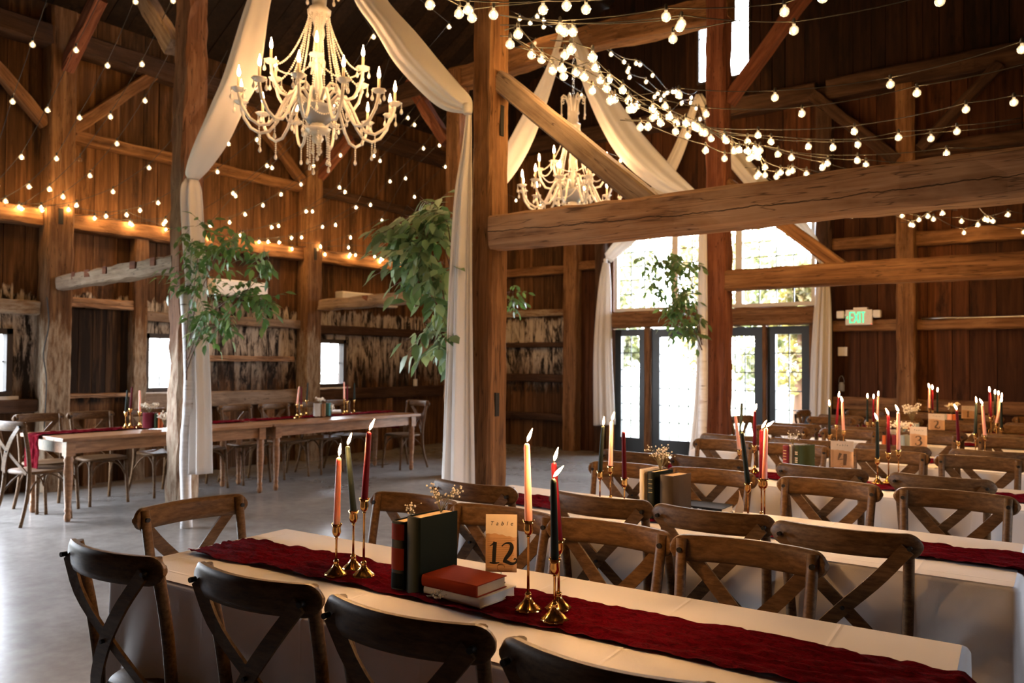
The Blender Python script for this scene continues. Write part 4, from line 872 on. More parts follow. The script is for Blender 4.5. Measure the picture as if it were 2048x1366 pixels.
# ================================================================== CROSS-BACK CHAIRS
def make_chair():
    """origin on the floor under the seat; the sitter looks along +Y"""
    root = empty('cross_back_chair'); Wd = M['chair']
    # seat
    mb = MB(); n = 28; ring = []
    def outline(s, dz):
        out = []
        for i in range(n):
            a = 2 * PI * i / n; ca, sa = math.cos(a), math.sin(a); e = 0.62
            x = 0.215 * math.copysign(abs(ca) ** e, ca) * (1.0 + 0.06 * sa); y = 0.205 * math.copysign(abs(sa) ** e, sa)
            out.append(Vector((x * s, y * s + 0.0, dz)))
        return out
    lv = [outline(0.96, 0.432), outline(1.0, 0.440), outline(1.0, 0.452), outline(0.97, 0.460), outline(0.6, 0.452), outline(0.15, 0.450)]
    for l in lv: mb.v += l
    for i in range(len(lv) - 1):
        for j in range(n): mb.face((i * n + j, i * n + (j + 1) % n, (i + 1) * n + (j + 1) % n, (i + 1) * n + j), 0, True)
    mb.face(list(range(n))[::-1]); mb.face([(len(lv) - 1) * n + j for j in range(n)])
    mb.obj('seat', Wd, root)
    for s in (-1, 1):
        MB().tube(smooth_poly([(s * 0.17, 0.165, 0.435), (s * 0.176, 0.178, 0.25), (s * 0.185, 0.20, 0.0)], 8), [0.019] * 3 + [0.017] * 3 + [0.014] * 3, 10).obj('front_leg', Wd, root)
    for s in (-1, 1):
        pts = smooth_poly([(s * 0.205, -0.265, 0.0), (s * 0.188, -0.205, 0.22), (s * 0.182, -0.183, 0.44), (s * 0.190, -0.205, 0.66), (s * 0.198, -0.252, 0.893)], 16)
        MB().tube(pts, [0.0145 + 0.003 * min(1, i / 6) for i in range(17)], 10).obj('rear_leg', Wd, root)
    # curved top rail: rounded ends, concave toward the sitter
    mb = MB(); US = [-1, -0.985, -0.96, -0.925, -0.88, -0.83] + [-0.75 + 1.5 * q / 14 for q in range(15)] + [0.83, 0.88, 0.925, 0.96, 0.985, 1]; k = len(US) - 1; H = 0.041; th = 0.0115; hw = 0.236
    prof = []
    for i in range(k + 1):
        u = US[i]; x = u * hw; y = -0.306 + 0.058 * u * u
        e = max(0.0, (abs(u) - 0.82) / 0.18); h = H * math.sqrt(max(0.05, 1 - e * e)); prof.append((x, y, h, u))
    for i, (x, y, h, u) in enumerate(prof):
        tx = Vector((hw, 0.116 * u, 0)).normalized(); nn = Vector((-tx.y, tx.x, 0))
        for a, b in ((-1, -1), (-0.55, -1.0), (0.55, -1.0), (1, -1), (1, 1), (0.55, 1.0), (-0.55, 1.0), (-1, 1)):
            pz = h * a; edge = 0.55 if abs(a) > 0.9 else 1.0
            mb.v.append(Vector((x, y, 0.862 + pz)) + nn * (th * b * edge))
    for i in range(k):
        for j in range(8): mb.face((i * 8 + j, (i + 1) * 8 + j, (i + 1) * 8 + (j + 1) % 8, i * 8 + (j + 1) % 8), 0, j not in (3, 7))
    mb.face(list(range(8))); mb.face([k * 8 + j for j in range(8)][::-1]); mb.obj('top_rail', Wd, root)
    # crossed back slats
    for s in (-1, 1):
        off = -0.008 if s > 0 else 0.004
        pts = smooth_poly([(s * 0.197, -0.283 + off, 0.858), (s * 0.11, -0.292 + off, 0.752), (0.0, -0.268 + off, 0.635), (-s * 0.11, -0.225 + off, 0.51), (-s * 0.165, -0.200 + off * 0.4, 0.445)], 14)
        MB().strip(pts, Vector((0.7 * s, 0, 0.0)) + Vector((0, 0, -0.72)) if False else [Vector((0.74, 0.0, -s * 0.0)) for _ in pts], 0.044, 0.0085).obj('back_slat', Wd, root)
    # bowed braces under the seat
    for s in (-1, 1):
        MB().tube(smooth_poly([(s * 0.183, 0.175, 0.25), (s * 0.165, 0.12, 0.36), (s * 0.15, 0.0, 0.425), (s * 0.165, -0.12, 0.36), (s * 0.188, -0.20, 0.25)], 12), 0.0085, 7).obj('side_bow', Wd, root)
    MB().tube(smooth_poly([(-0.178, 0.178, 0.25), (-0.11, 0.16, 0.38), (0, 0.15, 0.425), (0.11, 0.16, 0.38), (0.178, 0.178, 0.25)], 12), 0.0085, 7).obj('front_bow', Wd, root)
    for s in (-1, 1):
        MB().tube([(s * 0.198, -0.222, 0.862), (s * 0.198, -0.234, 0.862)], 0.0085, 8).obj('bolt', M['iron'], root)
        MB().tube([(s * 0.203, -0.282, 0.860), (s * 0.203, -0.300, 0.860)], 0.0075, 8).obj('bolt', M['iron'], root)
    MB().tube([(0, -0.250, 0.637), (0, -0.291, 0.637)], 0.0065, 8).obj('bolt', M['iron'], root)
    return root
chair0 = make_chair(); CH = snapshot(chair0); used = [False]
def put_chair(x, y, rz, label, group):
    if not used[0]: o = chair0; used[0] = True
    else: o = clone(CH)
    o.location = (x, y, 0); o.rotation_euler = (0, 0, rz); tag(o, label, 'chair', group); return o
def chair_by_rail(x, y, facing, label, group, jig=0.0):
    """x, y = middle of the top rail; facing = heading of the sitter (0 = +Y)"""
    f = facing + jig; d = Vector((-math.sin(f), math.cos(f), 0)); return put_chair(x + d.x * 0.29, y + d.y * 0.29, f, label, group)

# ================================================================== TABLES WITH CLOTHS
LT, WT, HT = 2.49, 0.775, 0.745
def folding_table():
    root = empty('folding_table'); bevel(MB().span((-LT/2 + 0.01, -WT/2 + 0.01, HT - 0.045), (LT/2 - 0.01, WT/2 - 0.01, HT - 0.006)).obj('tabletop', M['white_plastic'], root), 0.01)
    for sx in (-1, 1):
        for sy in (-1, 1): MB().tube([(sx * 0.95, sy * 0.16, HT - 0.045), (sx * 0.95, sy * 0.18, 0.0)], 0.014, 8).obj('leg', M['steel'], root)
    return root
def cloth_mesh(seats_near, seats_far, seed):
    """tablecloth: flat top, rolled edge, skirts that rest on the pushed-in seats and fall lower elsewhere"""
    rr = random.Random(seed); mb = MB(); c = 0.03; hx, hy = LT / 2 + 0.004, WT / 2 + 0.004; per = []
    def side(a, b, n):
        for i in range(n): per.append((Vector(a).lerp(Vector(b), i / n)))
    side((-hx + c, -hy), (hx - c, -hy), 84); arc = lambda cx, cy, a0: [per.append(Vector((cx + c * math.cos(a0 + PI/2 * i / 6), cy + c * math.sin(a0 + PI/2 * i / 6)))) for i in range(6)]
    arc(hx - c, -hy + c, -PI/2); side((hx, -hy + c), (hx, hy - c), 30); arc(hx - c, hy - c, 0); side((hx - c, hy), (-hx + c, hy), 84); arc(-hx + c, hy - c, PI/2); side((-hx, hy - c), (-hx, -hy + c), 30); arc(-hx + c, -hy + c, PI)
    n = len(per); ph = [rr.uniform(0, 6.28) for _ in range(6)]
    nor = []
    for i in range(n):
        t = (per[(i + 1) % n] - per[i - 1]).normalized(); nor.append(Vector((t.y, -t.x)))
    def hem(i):
        p = per[i]; base = 0.50 + 0.02 * math.sin(i * 0.35 + ph[0])
        if abs(p.x) > hx - 0.02: return base + 0.10
        seats = seats_near if p.y < 0 else seats_far
        d = min([abs(p.x - s) for s in seats] + [9]); k = max(0.0, min(1.0, (0.285 - d) / 0.07)); return base * (1 - k) + 0.285 * k
    rings = [(0.0, -0.0), ]
    lev = [(-0.02, 0.0, 0), (-0.007, -0.004, 0), (0.0, -0.014, 0)] + [(0.0, -0.014, (j + 1) / 11) for j in range(11)]
    for (inn, dz, f) in lev:
        for i in range(n):
            p, q = per[i], nor[i]; h = hem(i); d = h * f
            w = 0.018 * math.sin(i * 0.53 + ph[1] + 0.7 * math.sin(i * 0.11 + ph[2])) + 0.012 * math.sin(i * 0.23 + ph[3])
            corner = max(0.0, 1 - (Vector((abs(p.x) - hx, abs(p.y) - hy)).length) / 0.35); long_ = abs(p.y) > hy - 0.02 and abs(p.x) < hx - 0.3
            o = inn + (w * f * (1.0 if not long_ else 0.45) + corner * 0.075 * f * f + (0.012 * f if not long_ else 0.004 * f))
            mb.v.append(Vector((p.x + q.x * o, p.y + q.y * o, HT + dz - d)))
    for r in range(len(lev) - 1):
        for i in range(n): mb.face((r * n + i, r * n + (i + 1) % n, (r + 1) * n + (i + 1) % n, (r + 1) * n + i), 0, True)
    # top fill as strips across the table
    mb.face(list(range(n)), 0, False)
    return mb
def runner_mesh(x0, x1, w, seed, hang0=0.0, hang1=0.0, z=0.0):
    rr = random.Random(seed); tot = hang0 + (x1 - x0) + hang1; nu = int(tot / 0.013); nv = 30; ph = [rr.uniform(0, 6.28) for _ in range(9)]
    o3 = Vector((seed * 3.1, 0, 0))
    def fn(u, v):
        s = u * tot; e = (v - 0.5) * 2
        edge = 0.020 * mnoise.noise(Vector((s * 3.5, 7.0 + (3 if e > 0 else 0), seed))) + 0.010 * mnoise.noise(Vector((s * 14, 2.0 + (3 if e > 0 else 0), seed)))
        yy = e * (w / 2 + edge) + 0.02 * mnoise.noise(Vector((s * 1.3, 1.5, seed)))
        crk = 0.017 * abs(mnoise.noise(Vector((s * 5.0, v * 9.0, 0.3)) + o3)) + 0.016 * abs(mnoise.noise(Vector((s * 11.0, v * 19.0, 1.7)) + o3)) + 0.003 * mnoise.noise(Vector((s * 40, v * 12, 4.0)) + o3)
        lift = 0.003 + max(0.0, crk)
        if s < hang0: return (x0 - 0.012 - lift, yy, z - (hang0 - s))
        if s > hang0 + (x1 - x0): d = s - hang0 - (x1 - x0); return (x1 + 0.012 + lift, yy, z - d)
        return (x0 + s - hang0, yy, z + lift)
    return MB().grid(fn, nu, nv)
PHRASE = {12: 'the nearest white table, with card 12', 5: 'the second white table, behind the one with card 12', 4: 'the white table with card 4', 3: 'the white table with card 3', 2: 'the white table with card 2', 1: 'the farthest white table, with card 1'}
SHORT = {12: 'table 12', 5: 'the table behind 12', 4: 'table 4', 3: 'table 3', 2: 'table 2', 1: 'table 1'}
#        centre x, y, turn, top-rail middles of the near chairs and of the far chairs (x, y)
TABLES = {12: (-1.49, 1.84, 4.2, [(-2.315, 1.15), (-1.76, 1.235), (-1.245, 1.255), (-0.745, 1.27)], [(-2.235, 2.39), (-1.80, 2.395), (-1.35, 2.40), (-0.885, 2.42)]),
          5: (-1.475, 3.33, 1.8, [(-2.29, 2.77), (-1.67, 2.83), (-1.185, 2.83), (-0.705, 2.80)], [(-2.06, 3.86), (-1.62, 3.92), (-1.04, 3.92), (-0.52, 3.93)]),
          4: (-1.48, 4.94, 0.8, [(-2.32, 4.36), (-1.86, 4.39), (-1.22, 4.39), (-0.65, 4.39)], [(-2.16, 5.47), (-1.68, 5.50), (-1.10, 5.50), (-0.60, 5.50)]),
          3: (-1.46, 6.45, 0.5, [(-2.30, 5.86), (-1.76, 5.88), (-1.16, 5.88), (-0.58, 5.89)], [(-2.26, 7.02), (-1.70, 7.02), (-1.12, 7.03), (-0.56, 7.03)]),
          2: (-1.44, 7.95, 0.0, [(-2.28, 7.37), (-1.72, 7.38), (-1.13, 7.38), (-0.55, 7.38)], [(-2.24, 8.52), (-1.68, 8.52), (-1.12, 8.53), (-0.56, 8.53)]),
          1: (-1.42, 9.48, 0.0, [(-2.26, 8.90), (-1.70, 8.90), (-1.11, 8.90), (-0.53, 8.90)], [(-2.24, 10.06), (-1.68, 10.06), (-1.10, 10.06), (-0.55, 10.06)])}
ft0 = folding_table(); FT = snapshot(ft0); first = True
TM = {}
for num, (cx, cy, deg, near, far) in TABLES.items():
    a = math.radians(deg); TM[num] = Matrix.Translation((cx, cy, 0)) @ Matrix.Rotation(a, 4, 'Z')
    ft = ft0 if first else clone(FT); first = False
    ft.location = (cx, cy, 0); ft.rotation_euler = (0, 0, a)
    tag(ft, 'folding table hidden under the white cloth of ' + SHORT[num], 'table', 'folding guest tables')
    inv = TM[num].inverted(); cl = cloth_mesh([(inv @ Vector((*p, 0))).x for p in near], [(inv @ Vector((*p, 0))).x for p in far], 100 + num).obj('tablecloth', M['linen']); cl.location = (cx, cy, 0); cl.rotation_euler = (0, 0, a)
    tag(cl, 'white linen tablecloth on ' + PHRASE[num], 'tablecloth', 'white tablecloths')
    x0 = -LT/2 + (0.05 if num == 12 else -0.004)
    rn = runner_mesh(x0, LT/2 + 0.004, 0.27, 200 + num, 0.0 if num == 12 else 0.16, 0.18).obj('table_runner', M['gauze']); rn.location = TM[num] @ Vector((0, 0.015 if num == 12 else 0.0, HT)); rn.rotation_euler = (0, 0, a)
    tag(rn, 'crinkled burgundy gauze runner along ' + PHRASE[num], 'table runner', 'burgundy runners')
    rr = random.Random(num)
    for i, p in enumerate(near):
        chair_by_rail(p[0], p[1], a, 'cross-back wooden chair, %s from the left on the near side of %s' % (ORD[i], SHORT[num]), 'cross-back chairs at the white tables', rr.uniform(-0.05, 0.05))
    for i, p in enumerate(far):
        chair_by_rail(p[0], p[1], a + PI, 'cross-back wooden chair, %s from the left on the far side of %s' % (ORD[i], SHORT[num]), 'cross-back chairs at the white tables', rr.uniform(-0.05, 0.05))
chair_by_rail(-2.86, 1.75, -PI/2 + 0.0, 'cross-back wooden chair alone at the left end of table 12', 'cross-back chairs at the white tables')
chair_by_rail(-3.05, 8.05, -PI/2 - 0.2, 'cross-back wooden chair standing against the light of the glazed doors', 'cross-back chairs at the white tables')
chair_by_rail(-2.85, 9.5, -PI/2, 'cross-back wooden chair at the left end of the farthest white table', 'cross-back chairs at the white tables')

# ================================================================== LONG WOODEN TABLES AT THE LEFT WALL
def farm_table(y0, y1, label):
    root = empty('farm_table', (-7.72, (y0 + y1) / 2, 0)); tag(root, label, 'table', 'long wooden tables'); ln = y1 - y0; w = 0.86; h = 0.745
    mb = MB()
    for k in range(5): mb.span((-w/2 + w * k / 5 + 0.001, -ln/2, h - 0.032), (-w/2 + w * (k + 1) / 5 - 0.001, ln/2, h))
    bevel(mb.obj('tabletop', M['farm'], root), 0.004)
    mb = MB()
    for s in (-1, 1): mb.span((s * (w/2 - 0.085) - 0.012, -ln/2 + 0.09, h - 0.145), (s * (w/2 - 0.085) + 0.012, ln/2 - 0.09, h - 0.032)); mb.span((-w/2 + 0.085, s * (ln/2 - 0.09) - 0.012, h - 0.145), (w/2 - 0.085, s * (ln/2 - 0.09) + 0.012, h - 0.032))
    mb.obj('apron', M['farm'], root)
    prof = [(0.018, 0.0), (0.027, 0.02), (0.030, 0.05), (0.022, 0.08), (0.030, 0.10), (0.024, 0.12), (0.036, 0.30), (0.040, 0.44), (0.034, 0.52), (0.042, 0.545), (0.034, 0.565), (0.040, 0.585)]
    for sx in (-1, 1):
        for sy in (-1, 1):
            mb = MB().lathe(prof, 14, (sx * (w/2 - 0.085), sy * (ln/2 - 0.09), 0)); mb.span((sx * (w/2 - 0.085) - 0.04, sy * (ln/2 - 0.09) - 0.04, 0.582), (sx * (w/2 - 0.085) + 0.04, sy * (ln/2 - 0.09) + 0.04, h - 0.032)); mb.obj('leg', M['farm'], root)
    return root
farm_table(3.26, 5.44, 'long wooden farm table with turned legs, the near one, beside the barky post')
farm_table(5.47, 7.80, 'long wooden farm table with turned legs, the far one, below the third window')
for (y0, y1, h0, h1, lab) in ((3.26, 5.44, 0.34, 0.0, 'near wooden table, hanging over its end'), (5.50, 7.80, 0.0, 0.22, 'far wooden table')):
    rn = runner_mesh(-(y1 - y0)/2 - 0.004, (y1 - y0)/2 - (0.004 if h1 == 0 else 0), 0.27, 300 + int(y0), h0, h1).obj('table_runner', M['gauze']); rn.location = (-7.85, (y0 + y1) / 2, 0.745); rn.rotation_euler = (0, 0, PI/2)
    tag(rn, 'burgundy gauze runner along the ' + lab, 'table runner', 'burgundy runners')
for i, y in enumerate((3.52, 4.02, 4.62, 5.15, 5.72, 6.28, 6.82, 7.30)):
    chair_by_rail(-8.42, y, -PI/2, 'cross-back wooden chair, %s from the left between the long wooden tables and the wall' % ORD[i], 'cross-back chairs at the long wooden tables', R.uniform(-0.06, 0.06))
chair_by_rail(-7.62, 2.93, 0.15, 'cross-back wooden chair at the near end of the long wooden tables', 'cross-back chairs at the long wooden tables')
chair_by_rail(-7.60, 8.10, PI - 0.1, 'cross-back wooden chair at the far end of the long wooden tables', 'cross-back chairs at the long wooden tables')

# ================================================================== CANDLES
FL_A = MB().lathe([(0.0006, 0.0), (0.0045, 0.007), (0.0062, 0.014), (0.0050, 0.026), (0.0022, 0.038), (0.0004, 0.046)], 9).mesh('flame', M['flame'])
WICK = MB().tube([(0, 0, -0.002), (0.0005, 0, 0.006), (0.002, 0, 0.010)], 0.0012, 5).mesh('wick', M['wick'])
TAPER = {}
def taper_mesh(col):
    if col not in TAPER:
        TAPER[col] = MB().lathe([(0.0095, -0.018), (0.0108, 0.0), (0.0112, 0.01), (0.0098, 0.11), (0.0086, 0.205), (0.0078, 0.214), (0.0035, 0.218)], 14).mesh('taper_candle', M['wax_' + col])
    return TAPER[col]
STICKS = {}
def stick_meshes(h):
    k = round(h, 3)
    if k not in STICKS:
        foot = MB().lathe([(0.036, 0.0), (0.037, 0.003), (0.030, 0.009), (0.019, 0.019), (0.011, 0.030), (0.008, 0.040), (0.0095, 0.044), (0.006, 0.050)], 26, flute=(13, 0.07, 0.012)).mesh('foot', M['brass'])
        stem = MB().lathe([(0.0042, 0.048), (0.0036, h * 0.5), (0.0036, h - 0.050), (0.006, h - 0.047), (0.0042, h - 0.042)], 9).mesh('stem', M['brass'])
        cup = MB().lathe([(0.0045, h - 0.043), (0.010, h - 0.038), (0.0145, h - 0.026), (0.0125, h - 0.012), (0.0175, h), (0.0165, h), (0.0115, h - 0.010), (0.011, h - 0.016)], 18, flute=(6, 0.06, 0.009)).mesh('cup', M['brass'])
        STICKS[k] = (foot, stem, cup)
    return STICKS[k]
COLN = dict(blush='blush pink', green='dark green', burgundy='burgundy')
def candle_set(x, y, z, h, col, where, lit=True, tilt=(0.0, 0.0), lean=(0.25, 0.0)):
    s = empty('candlestick', (x, y, z), R.uniform(0, 6.28)); hs = 'short' if h < 0.185 else ('tall' if h > 0.225 else 'medium')
    for nm, me in zip(('foot', 'stem', 'cup'), stick_meshes(h)): o = bpy.data.objects.new(nm, me); COL.objects.link(o); o.parent = s
    tag(s, '%s brass candlestick, %s candle, %s' % (hs, COLN[col], where), 'candlestick', 'brass candlesticks')
    c = bpy.data.objects.new('taper_candle', taper_mesh(col)); COL.objects.link(c); c.location = (x, y, z + h - 0.004)
    ax = (CR * tilt[0] + _u0 + CF * tilt[1]).normalized(); c.rotation_mode = 'QUATERNION'; c.rotation_quaternion = _u0.rotation_difference(ax)
    w = bpy.data.objects.new('wick', WICK); COL.objects.link(w); w.parent = c; w.location = (0, 0, 0.2185)
    if lit:
        f = bpy.data.objects.new('flame', FL_A); COL.objects.link(f); f.parent = c; f.scale = (0.75, 0.75, 0.85); f.location = (0.0015, 0, 0.2235); f.rotation_mode = 'QUATERNION'
        f.rotation_quaternion = (c.rotation_quaternion.inverted() @ _u0.rotation_difference((_u0 + CR * lean[0] + CF * lean[1]).normalized()))
    tag(c, '%s %s taper candle %s' % ('lit' if lit else 'unlit', COLN[col], where), 'candle', 'taper candles')
ZT = HT + 0.011
def by_base(px, h, col, where, **kw): p = at_z(px[0], px[1], ZT); candle_set(p.x, p.y, ZT, h, col, where, **kw)
def by_rim(num, px, dy, col, where, **kw):
    cy = TABLES[num][1] + math.tan(math.radians(TABLES[num][2])) * 0 + dy; p = at_y(px[0], px[1], cy); h = min(0.28, max(0.15, p.z - ZT)); candle_set(p.x, p.y, ZT, h, col, where, **kw)
L12, R12 = 'left of the standing books on table 12', 'right of the books on table 12'
by_base((672, 1150), 0.165, 'blush', L12, tilt=(0.02, 0), lean=(0.10, 0)); by_base((706, 1139), 0.195, 'green', L12, tilt=(-0.115, 0.03), lean=(0.35, 0)); by_base((727, 1153), 0.25, 'burgundy', L12, tilt=(0.055, 0), lean=(0.45, 0))
by_base((1056, 1220), 0.25, 'blush', R12, tilt=(-0.03, 0), lean=(0.4, 0)); by_base((1109, 1241), 0.165, 'green', R12, tilt=(-0.025, 0), lean=(0.9, 0)); by_base((1117, 1218), 0.195, 'burgundy', R12, tilt=(-0.07, 0.03), lean=(0.3, 0))
L5, R5 = 'left of the standing books on the second table', 'right of the lying book on the second table'
by_rim(5, (1200, 942), -0.02, 'green', L5, tilt=(0.06, 0), lean=(0.1, 0)); by_rim(5, (1221, 931), 0.06, 'blush', L5, tilt=(0.02, 0), lean=(0.3, 0)); by_rim(5, (1249, 956), -0.04, 'burgundy', L5, tilt=(-0.025, 0), lean=(0.5, 0))
by_rim(5, (1496, 965), 0.0, 'green', R5, tilt=(-0.12, 0), lean=(0.1, 0)); by_rim(5, (1529, 957), 0.02, 'blush', R5, tilt=(0.03, 0), lean=(1.4, 0)); by_rim(5, (1523, 958), 0.10, 'burgundy', R5, lean=(0.6, 0))
L4, R4 = 'left of the books on table 4', 'right of card 4'
by_rim(4, (1479, 899), -0.05, 'blush', L4, tilt=(-0.12, 0)); by_rim(4, (1509, 890), 0.02, 'burgundy', L4, tilt=(0.01, 0)); by_rim(4, (1481, 872), 0.12, 'green', L4, tilt=(0.04, 0))
by_rim(4, (1755, 915), 0.03, 'green', R4, lean=(-0.5, 0)); by_rim(4, (1777, 904), 0.10, 'burgundy', R4, lean=(-0.5, 0)); by_rim(4, (1797, 899), 0.06, 'blush', R4, lean=(-0.5, 0))
L3, R3 = 'left of the books on table 3', 'right of card 3'
by_rim(3, (1659, 868), -0.05, 'green', L3, lean=(-0.1, 0)); by_rim(3, (1687, 860), 0.0, 'blush', L3, tilt=(-0.04, 0), lean=(-0.3, 0)); by_rim(3, (1673, 849), 0.14, 'burgundy', L3, tilt=(0.08, 0), lean=(0.05, 0))
by_rim(3, (1917, 881), -0.08, 'burgundy', R3, tilt=(-0.05, 0), lean=(-0.6, 0)); by_rim(3, (1951, 867), 0.05, 'green', R3, tilt=(0.03, 0), lean=(-0.1, 0)); by_rim(3, (1970, 870), 0.0, 'blush', R3, tilt=(-0.08, 0), lean=(-0.6, 0))
L2, R2 = 'left of the books on table 2', 'right of card 2'
by_rim(2, (1735, 843), -0.05, 'green', L2, lean=(0, 0)); by_rim(2, (1755, 838), 0.05, 'blush', L2, tilt=(0.03, 0), lean=(0.05, 0)); by_rim(2, (1747, 846), 0.12, 'burgundy', L2, lean=(0, 0))
by_rim(2, (1982, 834), 0.03, 'burgundy', R2, tilt=(-0.04, 0), lean=(-0.2, 0)); by_rim(2, (1993, 846), -0.02, 'blush', R2, tilt=(0.20, 0), lean=(0.1, 0)); by_rim(2, (2003, 855), -0.07, 'green', R2, lean=(0.05, 0))
L1, R1 = 'left of the books on the farthest table', 'right of the card on the farthest table'
by_rim(1, (1858, 816), -0.05, 'blush', L1, tilt=(0.02, 0), lean=(-0.3, 0)); by_rim(1, (1865, 819), 0.0, 'burgundy', L1, lean=(-0.1, 0)); by_rim(1, (1875, 825), -0.1, 'green', L1, lean=(0, 0))
by_rim(1, (1979, 826), 0.0, 'burgundy', R1, lean=(0, 0)); by_rim(1, (1997, 832), 0.05, 'blush', R1, lean=(0, 0)); by_rim(1, (1990, 830), 0.12, 'green', R1, lean=(0, 0))
ZF = 0.745 + 0.011
def on_farm(px, h, col, where, **kw): p = at_z(px[0], px[1], ZF); candle_set(p.x, p.y, ZF, h, col, where, lit=False, **kw)
N_ = 'beside the books on the near wooden table'; F_ = 'left of the books on the far wooden table'; G_ = 'right of the books on the far wooden table'
on_farm((251, 857), 0.165, 'green', N_, tilt=(0.05, 0)); on_farm((260, 856), 0.195, 'burgundy', N_, tilt=(0.06, 0)); on_farm((279, 855), 0.16, 'blush', N_, tilt=(-0.02, 0))
on_farm((594, 836), 0.165, 'blush', F_, tilt=(0.09, 0)); on_farm((602, 834), 0.15, 'burgundy', F_); on_farm((613, 832), 0.195, 'green', F_, tilt=(0.06, 0))
on_farm((688, 829), 0.20, 'blush', G_, tilt=(-0.02, 0)); on_farm((694, 828), 0.165, 'burgundy', G_); on_farm((708, 827), 0.18, 'green', G_)

# ================================================================== BOOKS, CARDS, FLOWERS
def text_on(parent, body, size, mat, loc, rot, align='CENTER', shear=0.0, space=1.0, name='lettering', ext=0.0004):
    c = bpy.data.curves.new(name, 'FONT'); c.body = body; c.size = size; c.shear = shear; c.space_character = space; c.align_x = align; c.align_y = 'CENTER'; c.extrude = ext; c.resolution_u = 3
    c.materials.append(M[mat]); t = bpy.data.objects.new(name, c); me = bpy.data.meshes.new_from_object(t); bpy.data.objects.remove(t); o = bpy.data.objects.new(name, me); COL.objects.link(o); o.parent = parent; o.location = loc; o.rotation_euler = rot; return o
def book(loc, rz, t, h, d, cover, label, lying=False, spine=None, band=None, group=None, gilt=0, tip=0.0, pages='pages'):
    """upright: thickness t along X, spine facing -Y, depth d along +Y. lying: the cover faces up, the spine still faces -Y, h runs along X"""
    root = empty('book', loc, rz); tag(root, label, 'book', group)
    def P(x, y, z): return (x, y, z) if not lying else (z - h / 2, y, t / 2 - x)
    def bx(mb, a, b): mb.span(P(*a), P(*b)) if not lying else mb.span(*[tuple(f(q[i] for q in (P(*a), P(*b))) for i in range(3)) for f in (min, max)])
    cv = 0.0028
    mb = MB(); bx(mb, (-t/2, 0.0, 0), (-t/2 + cv, d, h)); bx(mb, (t/2 - cv, 0.0, 0), (t/2, d, h)); bx(mb, (-t/2 + cv, 0.0, 0), (t/2 - cv, cv, h))
    k = 6                                        # rounded spine
    n0 = len(mb.v)
    for zz in (0, h):
        for i in range(k + 1):
            a = PI * i / k; mb.v.append(Vector(P(-t/2 * math.cos(a), -0.18 * t * math.sin(a), zz)))
    for i in range(k): mb.face((n0 + i, n0 + i + 1, n0 + k + 2 + i, n0 + k + 1 + i), 0, True)
    mb.face([n0 + i for i in range(k + 1)]); mb.face([n0 + k + 1 + i for i in range(k + 1)])
    mb.obj('cover', M[cover], root)
    mb = MB(); bx(mb, (-t/2 + cv, cv + 0.001, 0.004), (t/2 - cv, d - 0.005, h - 0.004)); mb.obj('page_block', M[pages], root)
    for (z0, z1, m_) in (band or []):
        mb = MB(); n0 = 0
        for zz in (z0, z1):
            for i in range(k + 1):
                a = PI * i / k; mb.v.append(Vector(P(-(t/2 + 0.0006) * math.cos(a), -0.18 * t * math.sin(a) - 0.0007, zz)))
        for i in range(k): mb.face((i, i + 1, k + 2 + i, k + 1 + i), 0, True)
        mb.obj('spine_label', M[m_], root)
    if gilt:
        mb = MB()
        for i in range(gilt):
            z = h * (0.55 + 0.28 * i / max(1, gilt - 1)); bx(mb, (-t * 0.26, -0.18 * t - 0.0006, z), (t * 0.26, -0.18 * t + 0.002, z + h * 0.012))
        mb.obj('gilt_lettering', M['gilt'], root)
    return root
V = Vector
def face_rz(p): return math.atan2(EYE.y - p[1], EYE.x - p[0]) + PI/2       # turn that shows local -Y to the viewer
# nearest table: two standing books, a red one lying on a cream one
book((-1.727, 1.752, ZT), 0.02, 0.050, 0.205, 0.150, 'book_black', 'thick standing book with a red and black leather spine, on table 12', band=[(0.005, 0.05, 'book_green'), (0.06, 0.125, 'book_red'), (0.15, 0.198, 'book_red')], group='books on table 12')
book((-1.661, 1.752, ZT), -0.04, 0.056, 0.226, 0.160, 'book_green', 'tall standing book in plain dark green cloth, on table 12', group='books on table 12')
book((-1.515, 1.758, ZT), -0.015, 0.028, 0.215, 0.165, 'book_white', 'cream spined book lying under the red book on table 12', lying=True, group='books on table 12', pages='book_white')
book((-1.520, 1.752, ZT + 0.0285), 0.01, 0.034, 0.205, 0.140, 'book_red', 'rust red book lying on the cream book on table 12', lying=True, group='books on table 12')
def gyp(loc, h, spread, n, label, seed, bend=(0, 0), lying=False, br=0.0032):
    rr = random.Random(seed); st = MB(); bl = MB()
    for i in range(n):
        a = rr.uniform(0, 2 * PI); q = spread * math.sqrt(rr.random()); hh = h * rr.uniform(0.6, 1.0)
        e = V((q * math.cos(a) + bend[0] * hh, q * math.sin(a) + bend[1] * hh, hh)); m_ = e * 0.5 + V((rr.gauss(0, 0.006), rr.gauss(0, 0.006), 0.1 * h))
        if lying: e, m_ = V((e.z, e.y, abs(e.x) * 0.5 + 0.004)), V((m_.z, m_.y, 0.004))
        st.tube([V((0, 0, 0)), m_, e], [0.0010, 0.0008, 0.0005], 4)
        for _ in range(4):
            f = e + V((rr.gauss(0, 1), rr.gauss(0, 1), rr.gauss(0, 0.8))) * 0.011
            if lying: f.z = max(0.004, f.z)
            st.tube([m_.lerp(e, 0.8), f], 0.0005, 3); bl.ball(f, br * rr.uniform(0.6, 1.2), 6, 4)
    root = st.obj('baby_breath', M['stem'], None, loc); tag(root, label, 'flowers', "sprigs of baby's breath"); b = bl.obj('blossoms', M['bloom'], root); b['kind'] = 'stuff'; return root
gyp((-1.66, 1.87, ZT + 0.222), 0.075, 0.045, 15, "sprig of baby's breath sticking up behind the dark green book on table 12", 1, (0.25, 0.1))
